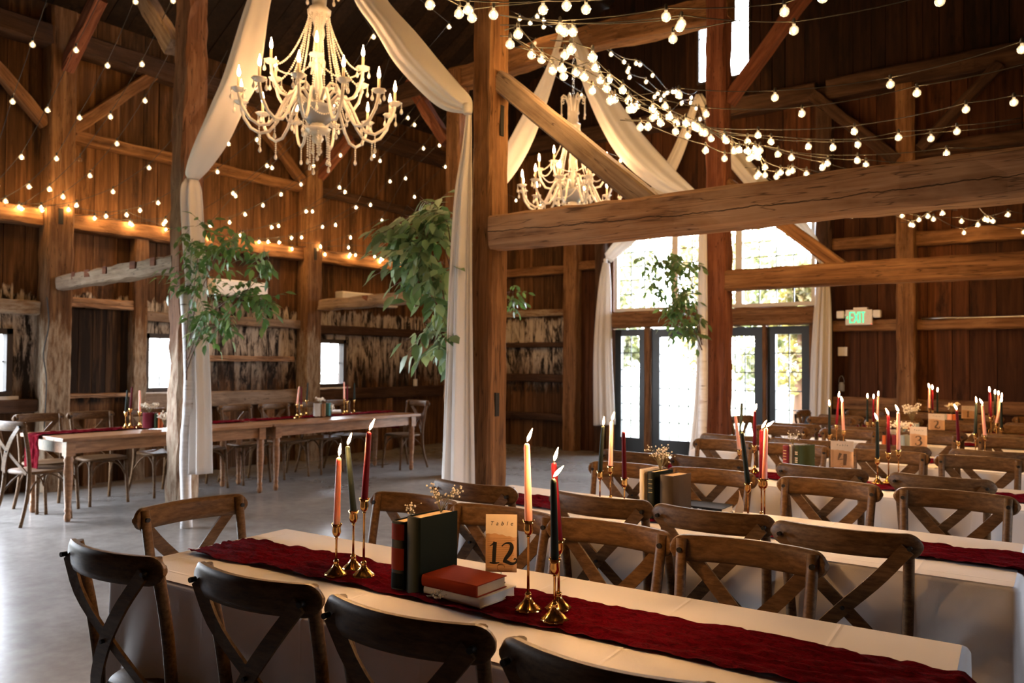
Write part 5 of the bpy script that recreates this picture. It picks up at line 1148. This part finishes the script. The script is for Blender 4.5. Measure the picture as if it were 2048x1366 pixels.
gyp((-1.725, 1.80, ZT + 0.203), 0.045, 0.014, 6, "little sprig of baby's breath on top of the red and black book", 2)
gyp((-1.60, 1.742, ZT + 0.006), 0.06, 0.02, 9, "baby's breath lying against the cream book spine on table 12", 3, lying=True)
# number cards
def glyph(mb, pts, wid, y=-0.0012, x0=0.0, z0=0.0, sc=1.0):
    p = smooth_poly([V((q[0], 0, q[1])) for q in pts], 30); w = [wid[0] + (wid[min(len(wid) - 1, int(t / 30 * (len(wid) - 1)) + 1)] - wid[0]) * 0 + (lambda f, k: wid[k] * (1 - f) + wid[min(k + 1, len(wid) - 1)] * f - wid[0])((t / 30 * (len(wid) - 1)) % 1.0 if t < 30 else 1.0, min(int(t / 30 * (len(wid) - 1)), len(wid) - 2)) for t in range(31)]
    n0 = len(mb.v)
    for i, q in enumerate(p):
        t = (p[min(i + 1, 30)] - p[max(i - 1, 0)]).normalized(); nn = V((-t.z, 0, t.x))
        for s in (-1, 1): c = q + nn * (s * w[i] / 2); mb.v.append(V((x0 + c.x * sc, y, z0 + c.z * sc)))
    for i in range(30): mb.face((n0 + 2 * i, n0 + 2 * i + 1, n0 + 2 * i + 3, n0 + 2 * i + 2))
GLYPH = {'1': [([(-0.22, 0.30), (-0.05, 0.42), (0.02, 0.50)], [0.03, 0.08, 0.12]), ([(0.03, 0.5), (0.0, 0.0), (-0.02, -0.46)], [0.17, 0.19, 0.17]), ([(-0.22, -0.46), (0.0, -0.49), (0.24, -0.46)], [0.05, 0.10, 0.04])],
         '2': [([(-0.30, 0.30), (-0.20, 0.40), (-0.05, 0.46), (0.12, 0.42), (0.17, 0.25), (0.08, 0.0), (-0.10, -0.25), (-0.20, -0.42)], [0.05, 0.06, 0.08, 0.14, 0.20, 0.21, 0.17, 0.10]), ([(-0.24, -0.38), (-0.05, -0.42), (0.15, -0.50), (0.34, -0.46), (0.40, -0.33), (0.33, -0.26), (0.27, -0.32)], [0.12, 0.17, 0.14, 0.10, 0.07, 0.06, 0.07])],
         '3': [([(-0.25, 0.32), (-0.10, 0.46), (0.12, 0.44), (0.20, 0.26), (0.08, 0.08), (-0.08, 0.04)], [0.12, 0.07, 0.10, 0.19, 0.12, 0.05]), ([(-0.06, 0.05), (0.14, 0.02), (0.26, -0.20), (0.12, -0.44), (-0.14, -0.47), (-0.28, -0.34), (-0.20, -0.27)], [0.05, 0.12, 0.21, 0.14, 0.07, 0.08, 0.11])],
         '4': [([(-0.10, 0.42), (-0.20, 0.15), (-0.30, -0.10)], [0.22, 0.20, 0.08]), ([(-0.32, -0.11), (-0.05, -0.07), (0.10, -0.03)], [0.07, 0.06, 0.05]), ([(0.24, 0.40), (0.23, 0.0), (0.20, -0.55)], [0.26, 0.28, 0.22])]}
def number_card(loc, rz, num, w, h, label, lift=0.02, curl=0.0, title='Table'):
    root = empty('table_number_card', loc, rz); tag(root, label, 'table card', 'table number cards')
    def fit(o):
        for q in o.data.vertices: q.co.y += cy(q.co.x, q.co.z)
    def cy(x, z): return curl * ((z - lift) / h) ** 2 * 0.03 + curl * 0.02 * (x / w) ** 2
    MB().grid(lambda u, v: ((u - 0.5) * w, 0.0 + cy((u - 0.5) * w, lift + v * h), lift + v * h), 6, 10).obj('card', M['card'], root); solid(root.children[0] if root.children else kids(root)[0], 0.0008)
    k = 24; mb = MB(); n0 = 0
    for i in range(k + 1):
        x = (i / k - 0.5) * w; zb = lift + h * (0.635 + 0.03 * math.sin(i / k * 4.2 + 0.6) + 0.008 * math.sin(i * 1.1))
        mb.v += [V((x, -0.0008 + cy(x, zb), zb)), V((x, -0.0008 + cy(x, lift + h), lift + h))]
    for i in range(k): mb.face((2 * i, 2 * i + 2, 2 * i + 3, 2 * i + 1))
    mb.obj('cream_top', M['card_top'], root)
    mb = MB(); rr = random.Random(num)
    for i in range(17):
        z = lift + h * (0.07 + 0.032 * i); mb.span((-w * 0.44, -0.0011, z), (w * rr.uniform(0.3, 0.44), -0.0008, z + h * 0.008))
    fit(mb.obj('printed_lines', M['script'], root))
    tt = text_on(root, title, h * 0.10, 'ink', (0, 0, 0), (0, 0, 0), shear=0.25, space=1.9, name='title', ext=0.0001)
    for q in tt.data.vertices: q.co = Vector((q.co.x, -0.0016 - q.co.z, lift + h * 0.84 + q.co.y))
    fit(tt)
    ds = str(num); mb = MB()
    for i, c in enumerate(ds):
        for pts, wid in GLYPH[c]: glyph(mb, pts, wid, -0.0014, (i - (len(ds) - 1) / 2) * h * 0.24, lift + h * (0.335 if len(ds) > 1 else 0.34), h * (0.37 if len(ds) > 1 else 0.46))
    fit(mb.obj('number', M['ink'], root))
    mb = MB().tube([(0, 0.004, 0.0), (0, 0.004, lift + 0.012)], 0.0014, 6); mb.lathe([(0.014, 0), (0.014, 0.003), (0.004, 0.004)], 14); mb.obj('clear_stand', M['acrylic'], root)
    pts = [V((0.0115 * math.cos(2 * PI * i / 16), -0.003, lift + 0.016 + 0.0115 * math.sin(2 * PI * i / 16))) for i in range(17)]
    MB().tube(pts, 0.0008, 5, caps=False).obj('ring_clip', M['brass'], root); return root
p = at_z(1002, 1166, ZT); number_card((p.x, p.y, ZT), face_rz(p) - 0.06, 12, 0.098, 0.180, 'tall kraft card reading Table 12 in a clear stand on the nearest table', lift=0.034)
def card_px(num, tz, px, dy, w, h, label, turn=0.0, **kw):
    q = at_y(px[0], px[1], TABLES[tz][1] + dy); number_card((q.x, q.y, ZT), face_rz(q) + turn, num, w, h, label, lift=max(0.01, q.z - ZT), **kw)
card_px(4, 4, (1684, 935), 0.02, 0.125, 0.158, 'curled kraft card with a black number 4', turn=0.05, curl=-0.6)
card_px(3, 3, (1837, 896), -0.02, 0.112, 0.155, 'curled kraft card with a black number 3', curl=-0.6)
card_px(2, 2, (1873, 860), -0.05, 0.128, 0.145, 'curled kraft card with a black number 2', curl=-0.6)
card_px(1, 1, (1936, 837), -0.1, 0.120, 0.130, 'kraft card with a black number 1 on the farthest table', turn=0.15, curl=-0.6)
# second table: card seen edge-on, three standing books, a dark lying one
q = at_y(1478, 1015, 3.27); number_card((q.x, q.y, ZT), face_rz(q) + 1.42, 11, 0.105, 0.16, 'kraft table card seen edge-on on the second table', lift=0.01, curl=1.0) if False else None
def plain_card(loc, rz, w, h, label):
    root = empty('table_number_card', loc, rz); tag(root, label, 'table card', 'table number cards')
    a = MB().grid(lambda u, v: ((u - 0.5) * w, 0.010 * math.sin(v * 5 + u * 2) + 0.012 * (v - 0.5) * (u - 0.2), 0.006 + v * h * (1 - 0.05 * u)), 10, 16).obj('card', M['card'], root); solid(a, 0.0008)
    MB().lathe([(0.016, 0), (0.016, 0.004), (0.004, 0.006), (0.003, 0.012)], 14).obj('clear_stand', M['acrylic'], root)
plain_card((q.x, q.y, ZT), face_rz(q) + 1.38, 0.10, 0.155, 'crinkled kraft card seen edge-on beside the dark lying book')
def px_book(num, px, dy, *a, **kw):
    b = at_y(px[0], px[1], TABLES[num][1] + dy); return book((b.x, b.y, ZT), *a, **kw)
G5 = 'books on the second table'
px_book(5, (1284, 1030), -0.09, -0.12, 0.026, 0.212, 0.15, 'book_cream', 'cream standing book with black spine lettering on the second table', group=G5)
b5 = kids(bpy.data.objects['book.004'])[0].parent
for k_, wd in enumerate(('american', 'numerous')): text_on(b5, wd, 0.013, 'ink', (-0.005 + 0.010 * k_, -0.0058, 0.045), (PI/2, -PI/2, 0), name='spine_lettering')
px_book(5, (1302, 1033), -0.09, -0.12, 0.038, 0.205, 0.15, 'book_green', 'dark green standing book with gilt lines on the second table', group=G5, gilt=4)
px_book(5, (1333, 1036), -0.09, -0.12, 0.066, 0.195, 0.15, 'book_taupe', 'thick brown-grey standing book on the second table', group=G5)
q = at_z(1398, 1029, ZT); bl = book((q.x, q.y, ZT), 0.02, 0.036, 0.215, 0.15, 'book_black', 'dark brown lying book with ornate white lettering on the second table', lying=True, group=G5)
text_on(bl, 'BOD Glow', 0.030, 'white_paint', (-0.015, -0.0075, 0.017), (PI/2, 0, 0), space=0.95, name='spine_lettering')
q = at_y(1325, 938, 3.33); gyp((q.x - 0.01, 3.33, ZT + 0.20), 0.105, 0.055, 20, "bunch of baby's breath above the books on the second table", 4, (0.1, 0.1))
q = at_z(1440, 1034, ZT); gyp((q.x, q.y, ZT + 0.002), 0.09, 0.03, 12, "baby's breath lying in front of the dark book on the second table", 5, lying=True)
G4 = 'books on table 4'
px_book(4, (1571, 935), 0.0, -0.4, 0.040, 0.19, 0.14, 'book_maroon', 'maroon standing book with gilt lines on table 4', group=G4, gilt=4)
px_book(4, (1581, 936), 0.0, -0.4, 0.020, 0.195, 0.14, 'book_gray', 'thin pale grey standing book on table 4', group=G4)
b4 = px_book(4, (1594, 938), 0.0, -0.4, 0.036, 0.195, 0.14, 'book_leaf', 'leaf green standing book with pale spine lettering on table 4', group=G4, gilt=0)
mb = MB()
for i in range(11): mb.span((-0.009, -0.0072, 0.03 + 0.012 * i), (0.009, -0.0060, 0.037 + 0.012 * i)) if i not in (4, 8) else None
mb.obj('spine_lettering', M['card_top'], b4)
px_book(4, (1655, 942), -0.04, 0.05, 0.022, 0.205, 0.14, 'book_pink', 'pale pink book lying flat under card 4', lying=True, group=G4)
q = at_y(1586, 875, 4.99); gyp((q.x, 4.99, ZT + 0.19), 0.07, 0.045, 12, "small bunch of baby's breath above the books on table 4", 6)
G3 = 'books on table 3'
px_book(3, (1768, 900), 0.0, -0.3, 0.026, 0.16, 0.12, 'book_orange', 'orange brown standing book on table 3', group=G3)
px_book(3, (1776, 901), 0.0, -0.3, 0.026, 0.165, 0.12, 'book_brown', 'brown standing book on table 3', group=G3, gilt=3)
px_book(3, (1789, 902), 0.0, -0.3, 0.044, 0.165, 0.12, 'book_maroon', 'standing book with a maroon and cream spine on table 3', group=G3, band=[(0.005, 0.085, 'book_cream')])
px_book(3, (1804, 903), -0.01, -0.3, 0.040, 0.17, 0.12, 'book_blue', 'pale blue-grey standing book on table 3', group=G3)
q = at_y(1800, 862, 6.5); gyp((q.x, 6.50, ZT + 0.165), 0.10, 0.10, 34, "wide bunch of white baby's breath over the books on table 3", 7, br=0.006)
G2 = 'books on table 2'
px_book(2, (1811, 850), 0.0, 0.2, 0.03, 0.15, 0.11, 'book_teal', 'grey green standing book on table 2', group=G2)
px_book(2, (1820, 851), 0.0, 0.2, 0.034, 0.16, 0.11, 'book_orange', 'rusty standing book on table 2', group=G2)
px_book(2, (1832, 852), 0.0, 0.2, 0.05, 0.16, 0.12, 'book_blue', 'blue-grey standing book on table 2', group=G2)
q = at_y(1824, 822, 7.98); gyp((q.x, 7.98, ZT + 0.16), 0.16, 0.07, 30, "tall bunch of white baby's breath on table 2", 8, br=0.007)
G1 = 'books on the farthest table'
for k_, (x_, m_, nm_) in enumerate(((1889, 'book_gray', 'grey'), (1899, 'book_pink', 'pale pink'), (1910, 'book_orange', 'orange'), (1921, 'book_black', 'black'))):
    px_book(1, (x_, 836), 0.0, 0.15, 0.045, 0.17, 0.12, m_, nm_ + ' standing book on the farthest table', group=G1)
q = at_y(1902, 814, 9.5); gyp((q.x, 9.5, ZT + 0.17), 0.12, 0.06, 18, "small bunch of baby's breath on the farthest table", 9, br=0.006)
# long wooden tables
GW = 'books on the long wooden tables'
for (px, t_, h_, d_, m_, lab) in (((298, 856), 0.12, 0.155, 0.05, 'book_maroon', 'standing dark red book with its patterned cover shown, on the near wooden table'), ((312, 857), 0.03, 0.15, 0.10, 'book_leaf', 'green standing book behind the dark red one, near wooden table'), ((319, 857), 0.03, 0.155, 0.10, 'book_orange', 'rusty standing book next to the barky post, near wooden table'),
    ((634, 833), 0.09, 0.16, 0.06, 'book_gray', 'grey standing book on the far wooden table'), ((646, 833), 0.04, 0.155, 0.10, 'book_brown', 'brown standing book in the middle of the row on the far wooden table'), ((655, 832), 0.05, 0.16, 0.10, 'book_teal', 'teal standing book on the far wooden table')):
    q = at_z(px[0], px[1], ZF); book((q.x, q.y, ZF), face_rz(q) - 0.15, t_, h_, d_, m_, lab, group=GW)
q = at_z(668, 829, ZF); book((q.x, q.y, ZF), 0.9, 0.03, 0.19, 0.13, 'book_brown', 'brown book lying under the white one, far wooden table', lying=True, group=GW); book((q.x, q.y, ZF + 0.0305), 0.9, 0.022, 0.17, 0.12, 'book_white', 'white book lying on a brown book, far wooden table', lying=True, group=GW, pages='book_white')
q = at_z(303, 856, ZF); gyp((q.x - 0.05, q.y, ZF + 0.15), 0.09, 0.08, 30, "white baby's breath on the dark red book, near wooden table", 10, br=0.007)
q = at_z(330, 857, ZF); gyp((q.x, q.y, ZF), 0.15, 0.06, 30, "white baby's breath hanging by the barky post, near wooden table", 11, br=0.007)
q = at_z(640, 833, ZF); gyp((q.x, q.y, ZF + 0.155), 0.07, 0.05, 18, "dry baby's breath on the grey book, far wooden table", 12, br=0.006)
q = at_z(662, 831, ZF); gyp((q.x, q.y, ZF), 0.13, 0.03, 16, "white baby's breath beside the teal book, far wooden table", 13, br=0.007)

# ================================================================== BIRCH TRUNKS AND LEAFY BRANCHES
def leaf_into(mb, p, d, up, s, rr):
    """one pointed leaf with a folded blade, from p along d"""
    d = d.normalized(); side = d.cross(up); side = side.normalized() if side.length > 1e-4 else d.orthogonal().normalized(); nn = side.cross(d).normalized(); k = len(mb.v)
    drop = rr.uniform(0.05, 0.25)
    def q(a, b, c): return p + d * (a * s) + side * (b * s) + nn * (c * s)
    mb.v += [q(0, 0, 0), q(0.22, 0.19, 0.05), q(0.55, 0.23, 0.04 - drop * 0.3), q(1.0, 0, -drop), q(0.55, -0.23, 0.04 - drop * 0.3), q(0.22, -0.19, 0.05), q(0.3, 0, 0.0), q(0.65, 0, -drop * 0.45)]
    for f in ((0, 1, 6), (1, 2, 7, 6), (2, 3, 7), (0, 6, 5), (6, 7, 4, 5), (7, 3, 4)): mb.face([k + i for i in f], 0, True)
def branch(label, clusters, stems, yp, size, mat, seed, stem_r=0.006, depth=0.12):
    """clusters = (px x, px y, radius in px, sprigs); every sprig carries five to seven leaves"""
    rr = random.Random(seed); base = at_y(*stems[0][0], yp); st = MB(); lf = MB()
    for s in stems:
        pts = smooth_poly([at_y(x, y, yp + rr.uniform(-0.03, 0.03)) - base for x, y in s], 16); st.tube(pts, [stem_r * (1 - 0.7 * i / 16) for i in range(17)], 6)
    for (cx, cy, rad, n) in clusters:
        for _ in range(int(n * 1.6)):
            a = rr.uniform(0, 2 * PI); q = math.sqrt(rr.random()) * rad; c = at_y(cx + q * math.cos(a), cy + q * 0.9 * math.sin(a), yp + rr.uniform(-depth, depth)) - base
            dr = (V((rr.gauss(0, 0.7), rr.gauss(0, 0.7), rr.gauss(-0.45, 0.45)))).normalized(); L_ = size * rr.uniform(1.3, 2.2); e = c + dr * L_
            st.tube([c - dr * L_ * 0.25, e], 0.0016, 4); m_ = rr.choice((5, 5, 7))
            up = V((rr.gauss(0, 0.4), rr.gauss(0, 0.4) - 0.5, 1)).normalized(); sd = dr.cross(up).normalized()
            for i in range(m_):
                f = (i // 2 + 0.4) / (m_ // 2 + 0.4); sg = -1 if i % 2 else 1
                if i == m_ - 1: leaf_into(lf, e, dr + V((0, 0, -0.3)), up, size * 1.05, rr)
                else: leaf_into(lf, c.lerp(e, f), dr * 0.55 + sd * sg * 0.8 + V((0, 0, -0.25)), up, size * rr.uniform(0.75, 1.05), rr)
    root = st.obj('leafy_branch', M['twig'], None, base); tag(root, label, 'branch', 'leafy branches'); f = lf.obj('foliage', M[mat], root); f['kind'] = 'stuff'; return root
def birch_trunk(label, pts, yp, r, seed):
    rr = random.Random(seed); b = at_y(*pts[-1], yp); b.z = 0.0; P = [at_y(x, y, yp) for x, y in pts]; P[-1].z = 0.0
    sm = smooth_poly([p - b for p in P], 22); o = MB().tube(sm, [r * (1 + rr.uniform(-0.06, 0.06)) * (0.85 + 0.2 * i / 22) for i in range(23)], 14).obj('birch_trunk', M['birch'], None, b); return tag(o, label, 'birch trunk', 'white birch trunks')
birch_trunk('white birch trunk leaning on the barky post', [(369, 585), (376, 700), (377, 800), (371, 900), (373, 1046)], 3.86, 0.046, 1)
birch_trunk('white birch trunk beside the door-side post', [(1404, 640), (1406, 760), (1402, 915)], 7.52, 0.04, 2)
birch_trunk('white birch trunk behind the long ivory drape', [(915, 640), (917, 800), (918, 1120)], 4.13, 0.04, 3)
birch_trunk('white birch trunk behind the tall middle post', [(985, 640), (985, 800), (983, 915)], 7.55, 0.04, 4)
branch('leafy green branches tied to the birch trunk at the barky post', [(395, 485, 40, 13), (445, 480, 32, 9), (355, 545, 16, 3), (405, 545, 38, 9), (385, 580, 28, 6), (480, 585, 34, 9), (520, 600, 22, 6), (535, 515, 24, 6), (440, 640, 34, 9), (400, 630, 26, 6), (405, 665, 22, 4), (480, 470, 18, 3)],
       [[(373, 760), (374, 650), (390, 560), (400, 480)], [(372, 745), (392, 690), (430, 620), (500, 575), (535, 520)], [(374, 720), (400, 660), (450, 600), (510, 600)], [(376, 700), (395, 600), (440, 500)]], 3.82, 0.092, 'leaf', 21)
branch('large silvery green leaves arching left of the long ivory drape', [(835, 420, 32, 9), (800, 455, 28, 8), (860, 450, 30, 8), (805, 500, 26, 6), (850, 505, 32, 9), (880, 420, 24, 5), (850, 560, 30, 7), (875, 610, 22, 5), (865, 650, 20, 4), (885, 680, 16, 4), (880, 530, 26, 5)],
       [[(915, 700), (905, 560), (870, 460), (810, 430)], [(912, 720), (895, 640), (880, 560), (850, 500)], [(915, 690), (900, 480), (885, 420)]], 4.10, 0.135, 'leaf_pale', 22, depth=0.14)
branch('leafy green branches hanging from the birch trunk at the door-side post', [(1300, 520, 20, 5), (1335, 530, 30, 12), (1365, 525, 22, 6), (1330, 565, 28, 10), (1355, 590, 24, 9), (1345, 620, 22, 8), (1375, 620, 24, 9), (1380, 655, 22, 8), (1360, 650, 18, 5)],
       [[(1404, 690), (1385, 620), (1362, 560), (1330, 505), (1285, 520)], [(1403, 680), (1390, 600), (1370, 505)], [(1404, 700), (1380, 640), (1350, 570)]], 7.46, 0.085, 'leaf', 23)
branch('small leafy branch showing right of the tall middle post', [(1022, 585, 16, 6), (1026, 605, 12, 4)], [[(985, 690), (1000, 620), (1022, 580)]], 7.5, 0.085, 'leaf', 24)

# ================================================================== WALL FITTINGS
def exit_sign():
    c = at_y(1718, 634, YF - 0.16); root = empty('exit_sign', c); tag(root, 'white exit sign with green letters and two emergency lamp heads on the far wall', 'exit sign')
    bevel(MB().span((-0.165, -0.02, -0.105), (0.165, 0.03, 0.095)).obj('housing', M['white_plastic'], root), 0.008)
    MB().span((-0.07, 0.0, 0.096), (0.10, 0.10, 0.125)).obj('mounting_canopy', M['white_plastic'], root)
    H_, W_, g, s = 0.145, 0.046, 0.013, 0.0115; x = -0.115; zb = -0.078; y0, y1 = -0.0215, -0.0195; mb = MB()
    def bar(a, b, wd): mb.strip([V((a[0], -0.021, a[1])), V((b[0], -0.021, b[1]))], V((b[1] - a[1], 0, -(b[0] - a[0]))) + V((1e-5, 0, 0)), wd, 0.002)
    t = 0.014
    bar((x + t/2, zb), (x + t/2, zb + H_), t)
    for z in (zb + t/2, zb + H_/2, zb + H_ - t/2): bar((x, z), (x + W_, z), t)
    x += W_ + g; bar((x, zb), (x + W_ + 0.006, zb + H_), t); bar((x + W_ + 0.006, zb), (x, zb + H_), t)
    x += W_ + g + 0.012; bar((x, zb), (x, zb + H_), t); x += 0.018
    bar((x + W_/2, zb), (x + W_/2, zb + H_), t); bar((x, zb + H_ - t/2), (x + W_, zb + H_ - t/2), t)
    mb.obj('lettering', M['exit_green'], root)
    mb = MB(); bar((-0.150, -0.006), (-0.132, 0.010), 0.007); bar((-0.150, -0.006), (-0.132, -0.022), 0.007); mb.obj('chevron', M['exit_green'], root)
    MB().span((0.150, -0.022, -0.10), (0.160, -0.019, -0.09)).obj('test_light', M['exit_red'], root)
    for s_ in (-1, 1):
        mb = MB().lathe([(0.03, -0.035), (0.048, -0.02), (0.052, 0.03), (0.045, 0.038)], 12); o = bevel(MB().box((s_ * 0.225, -0.01, 0.035), (0.095, 0.075, 0.10)).obj('lamp_head', M['white_plastic'], root), 0.015)
        MB().tube([(s_ * 0.16, 0.0, 0.02), (s_ * 0.185, 0.0, 0.03)], 0.012, 8).obj('swivel', M['white_plastic'], root)
exit_sign()
q = at_y(1686, 703, YF - 0.02); o = empty('switch_box', q); tag(o, 'small white switch box on the far wall under the exit sign', 'switch box'); bevel(MB().span((-0.06, -0.03, -0.06), (0.06, 0.0, 0.06)).obj('cover_plate', M['white_plastic'], o), 0.006); MB().span((-0.012, -0.034, -0.02), (0.012, -0.03, 0.02)).obj('toggle', M['white_paint'], o)
q = at_y(1683, 772, YF - 0.06); o = empty('hanging_lantern', q); tag(o, 'tiny glass lantern hanging on the far wall beside the drape', 'lantern')
MB().lathe([(0.035, -0.07), (0.04, -0.065), (0.04, 0.02), (0.03, 0.04), (0.032, 0.05)], 14).obj('glass_jar', M['crystal_blue'], o); MB().tube([V((0.035 * math.cos(PI * i / 10), 0, 0.045 + 0.09 * math.sin(PI * i / 10))) for i in range(11)], 0.003, 5).obj('wire_handle', M['steel'], o); MB().tube([(0, 0, 0.135), (0, 0.05, 0.14)], 0.004, 5).obj('hook', M['iron'], o)
o = MB().tube([(0, 0, 0)] + [(0.3 * i, 0.012 * math.sin(i * 1.3), 0.004 * math.sin(i * 2)) for i in range(1, 14)], 0.013, 8).obj('conduit', M['steel'], None, (-1.84, YF - 0.05, 2.024)); tag(o, 'grey electrical conduit lying on the far wall rail right of the worn post', 'conduit')
q = at_x(829, 765, XL + 0.03); o = empty('outlet_box', q); tag(o, 'white outlet box low on the left wall near the corner', 'outlet'); bevel(MB().span((0, -0.035, -0.06), (0.035, 0.035, 0.06)).obj('cover_plate', M['white_plastic'], o), 0.005); MB().tube([(0.015, 0, 0.06), (0.012, 0.01, 0.4), (0.01, 0.0, 1.0)], 0.006, 6).obj('cable', M['white_plastic'], o)
def wall_box(name, px0, px1, d, label, cat):
    a = at_x(px0[0], px0[1], XL + d); b = at_x(px1[0], px1[1], XL + d); c = (a + b) / 2; root = empty(name, (XL, c.y, c.z)); tag(root, label, cat); w = abs(a.y - b.y); h = abs(a.z - b.z)
    bevel(MB().span((0.02, -w/2, -h/2), (d, w/2, h/2)).obj('housing', M['white_paint'], root), 0.015); mb = MB()
    for k in range(3): mb.span((d, -w/2 + 0.04, -h/2 + 0.02 + 0.018 * k), (d + 0.004, w/2 - 0.04, -h/2 + 0.03 + 0.018 * k))
    mb.obj('air_grille', M['white_plastic'], root); MB().span((0.0, -w/2 + 0.05, -0.05), (0.022, w/2 - 0.05, 0.05)).obj('wall_bracket', M['steel'], root)
wall_box('wall_unit', (430, 556), (536, 597), 0.2, 'white wall unit half hidden behind the leafy branches, above the second window', 'wall unit')  # white box unit, not known to be a heater
wall_box('wall_unit', (686, 582), (796, 616), 0.2, 'long white wall unit behind the notched rail above the third window', 'wall unit')  # taken as a long light fixture, built as an unlit box
q = at_x(44, 640, XL + 0.27); o = MB().tube(smooth_poly([(0, 0.0, 0.5), (0.01, 0.02, 0.2), (-0.01, -0.02, -0.1), (0.005, 0.01, -0.4), (0, 0.0, -0.9)], 20), 0.007, 6).obj('hanging_cable', M['cable'], None, (XL + 0.29, 3.88, 1.6)); tag(o, 'loose black cable hanging down the first wall post', 'cable')
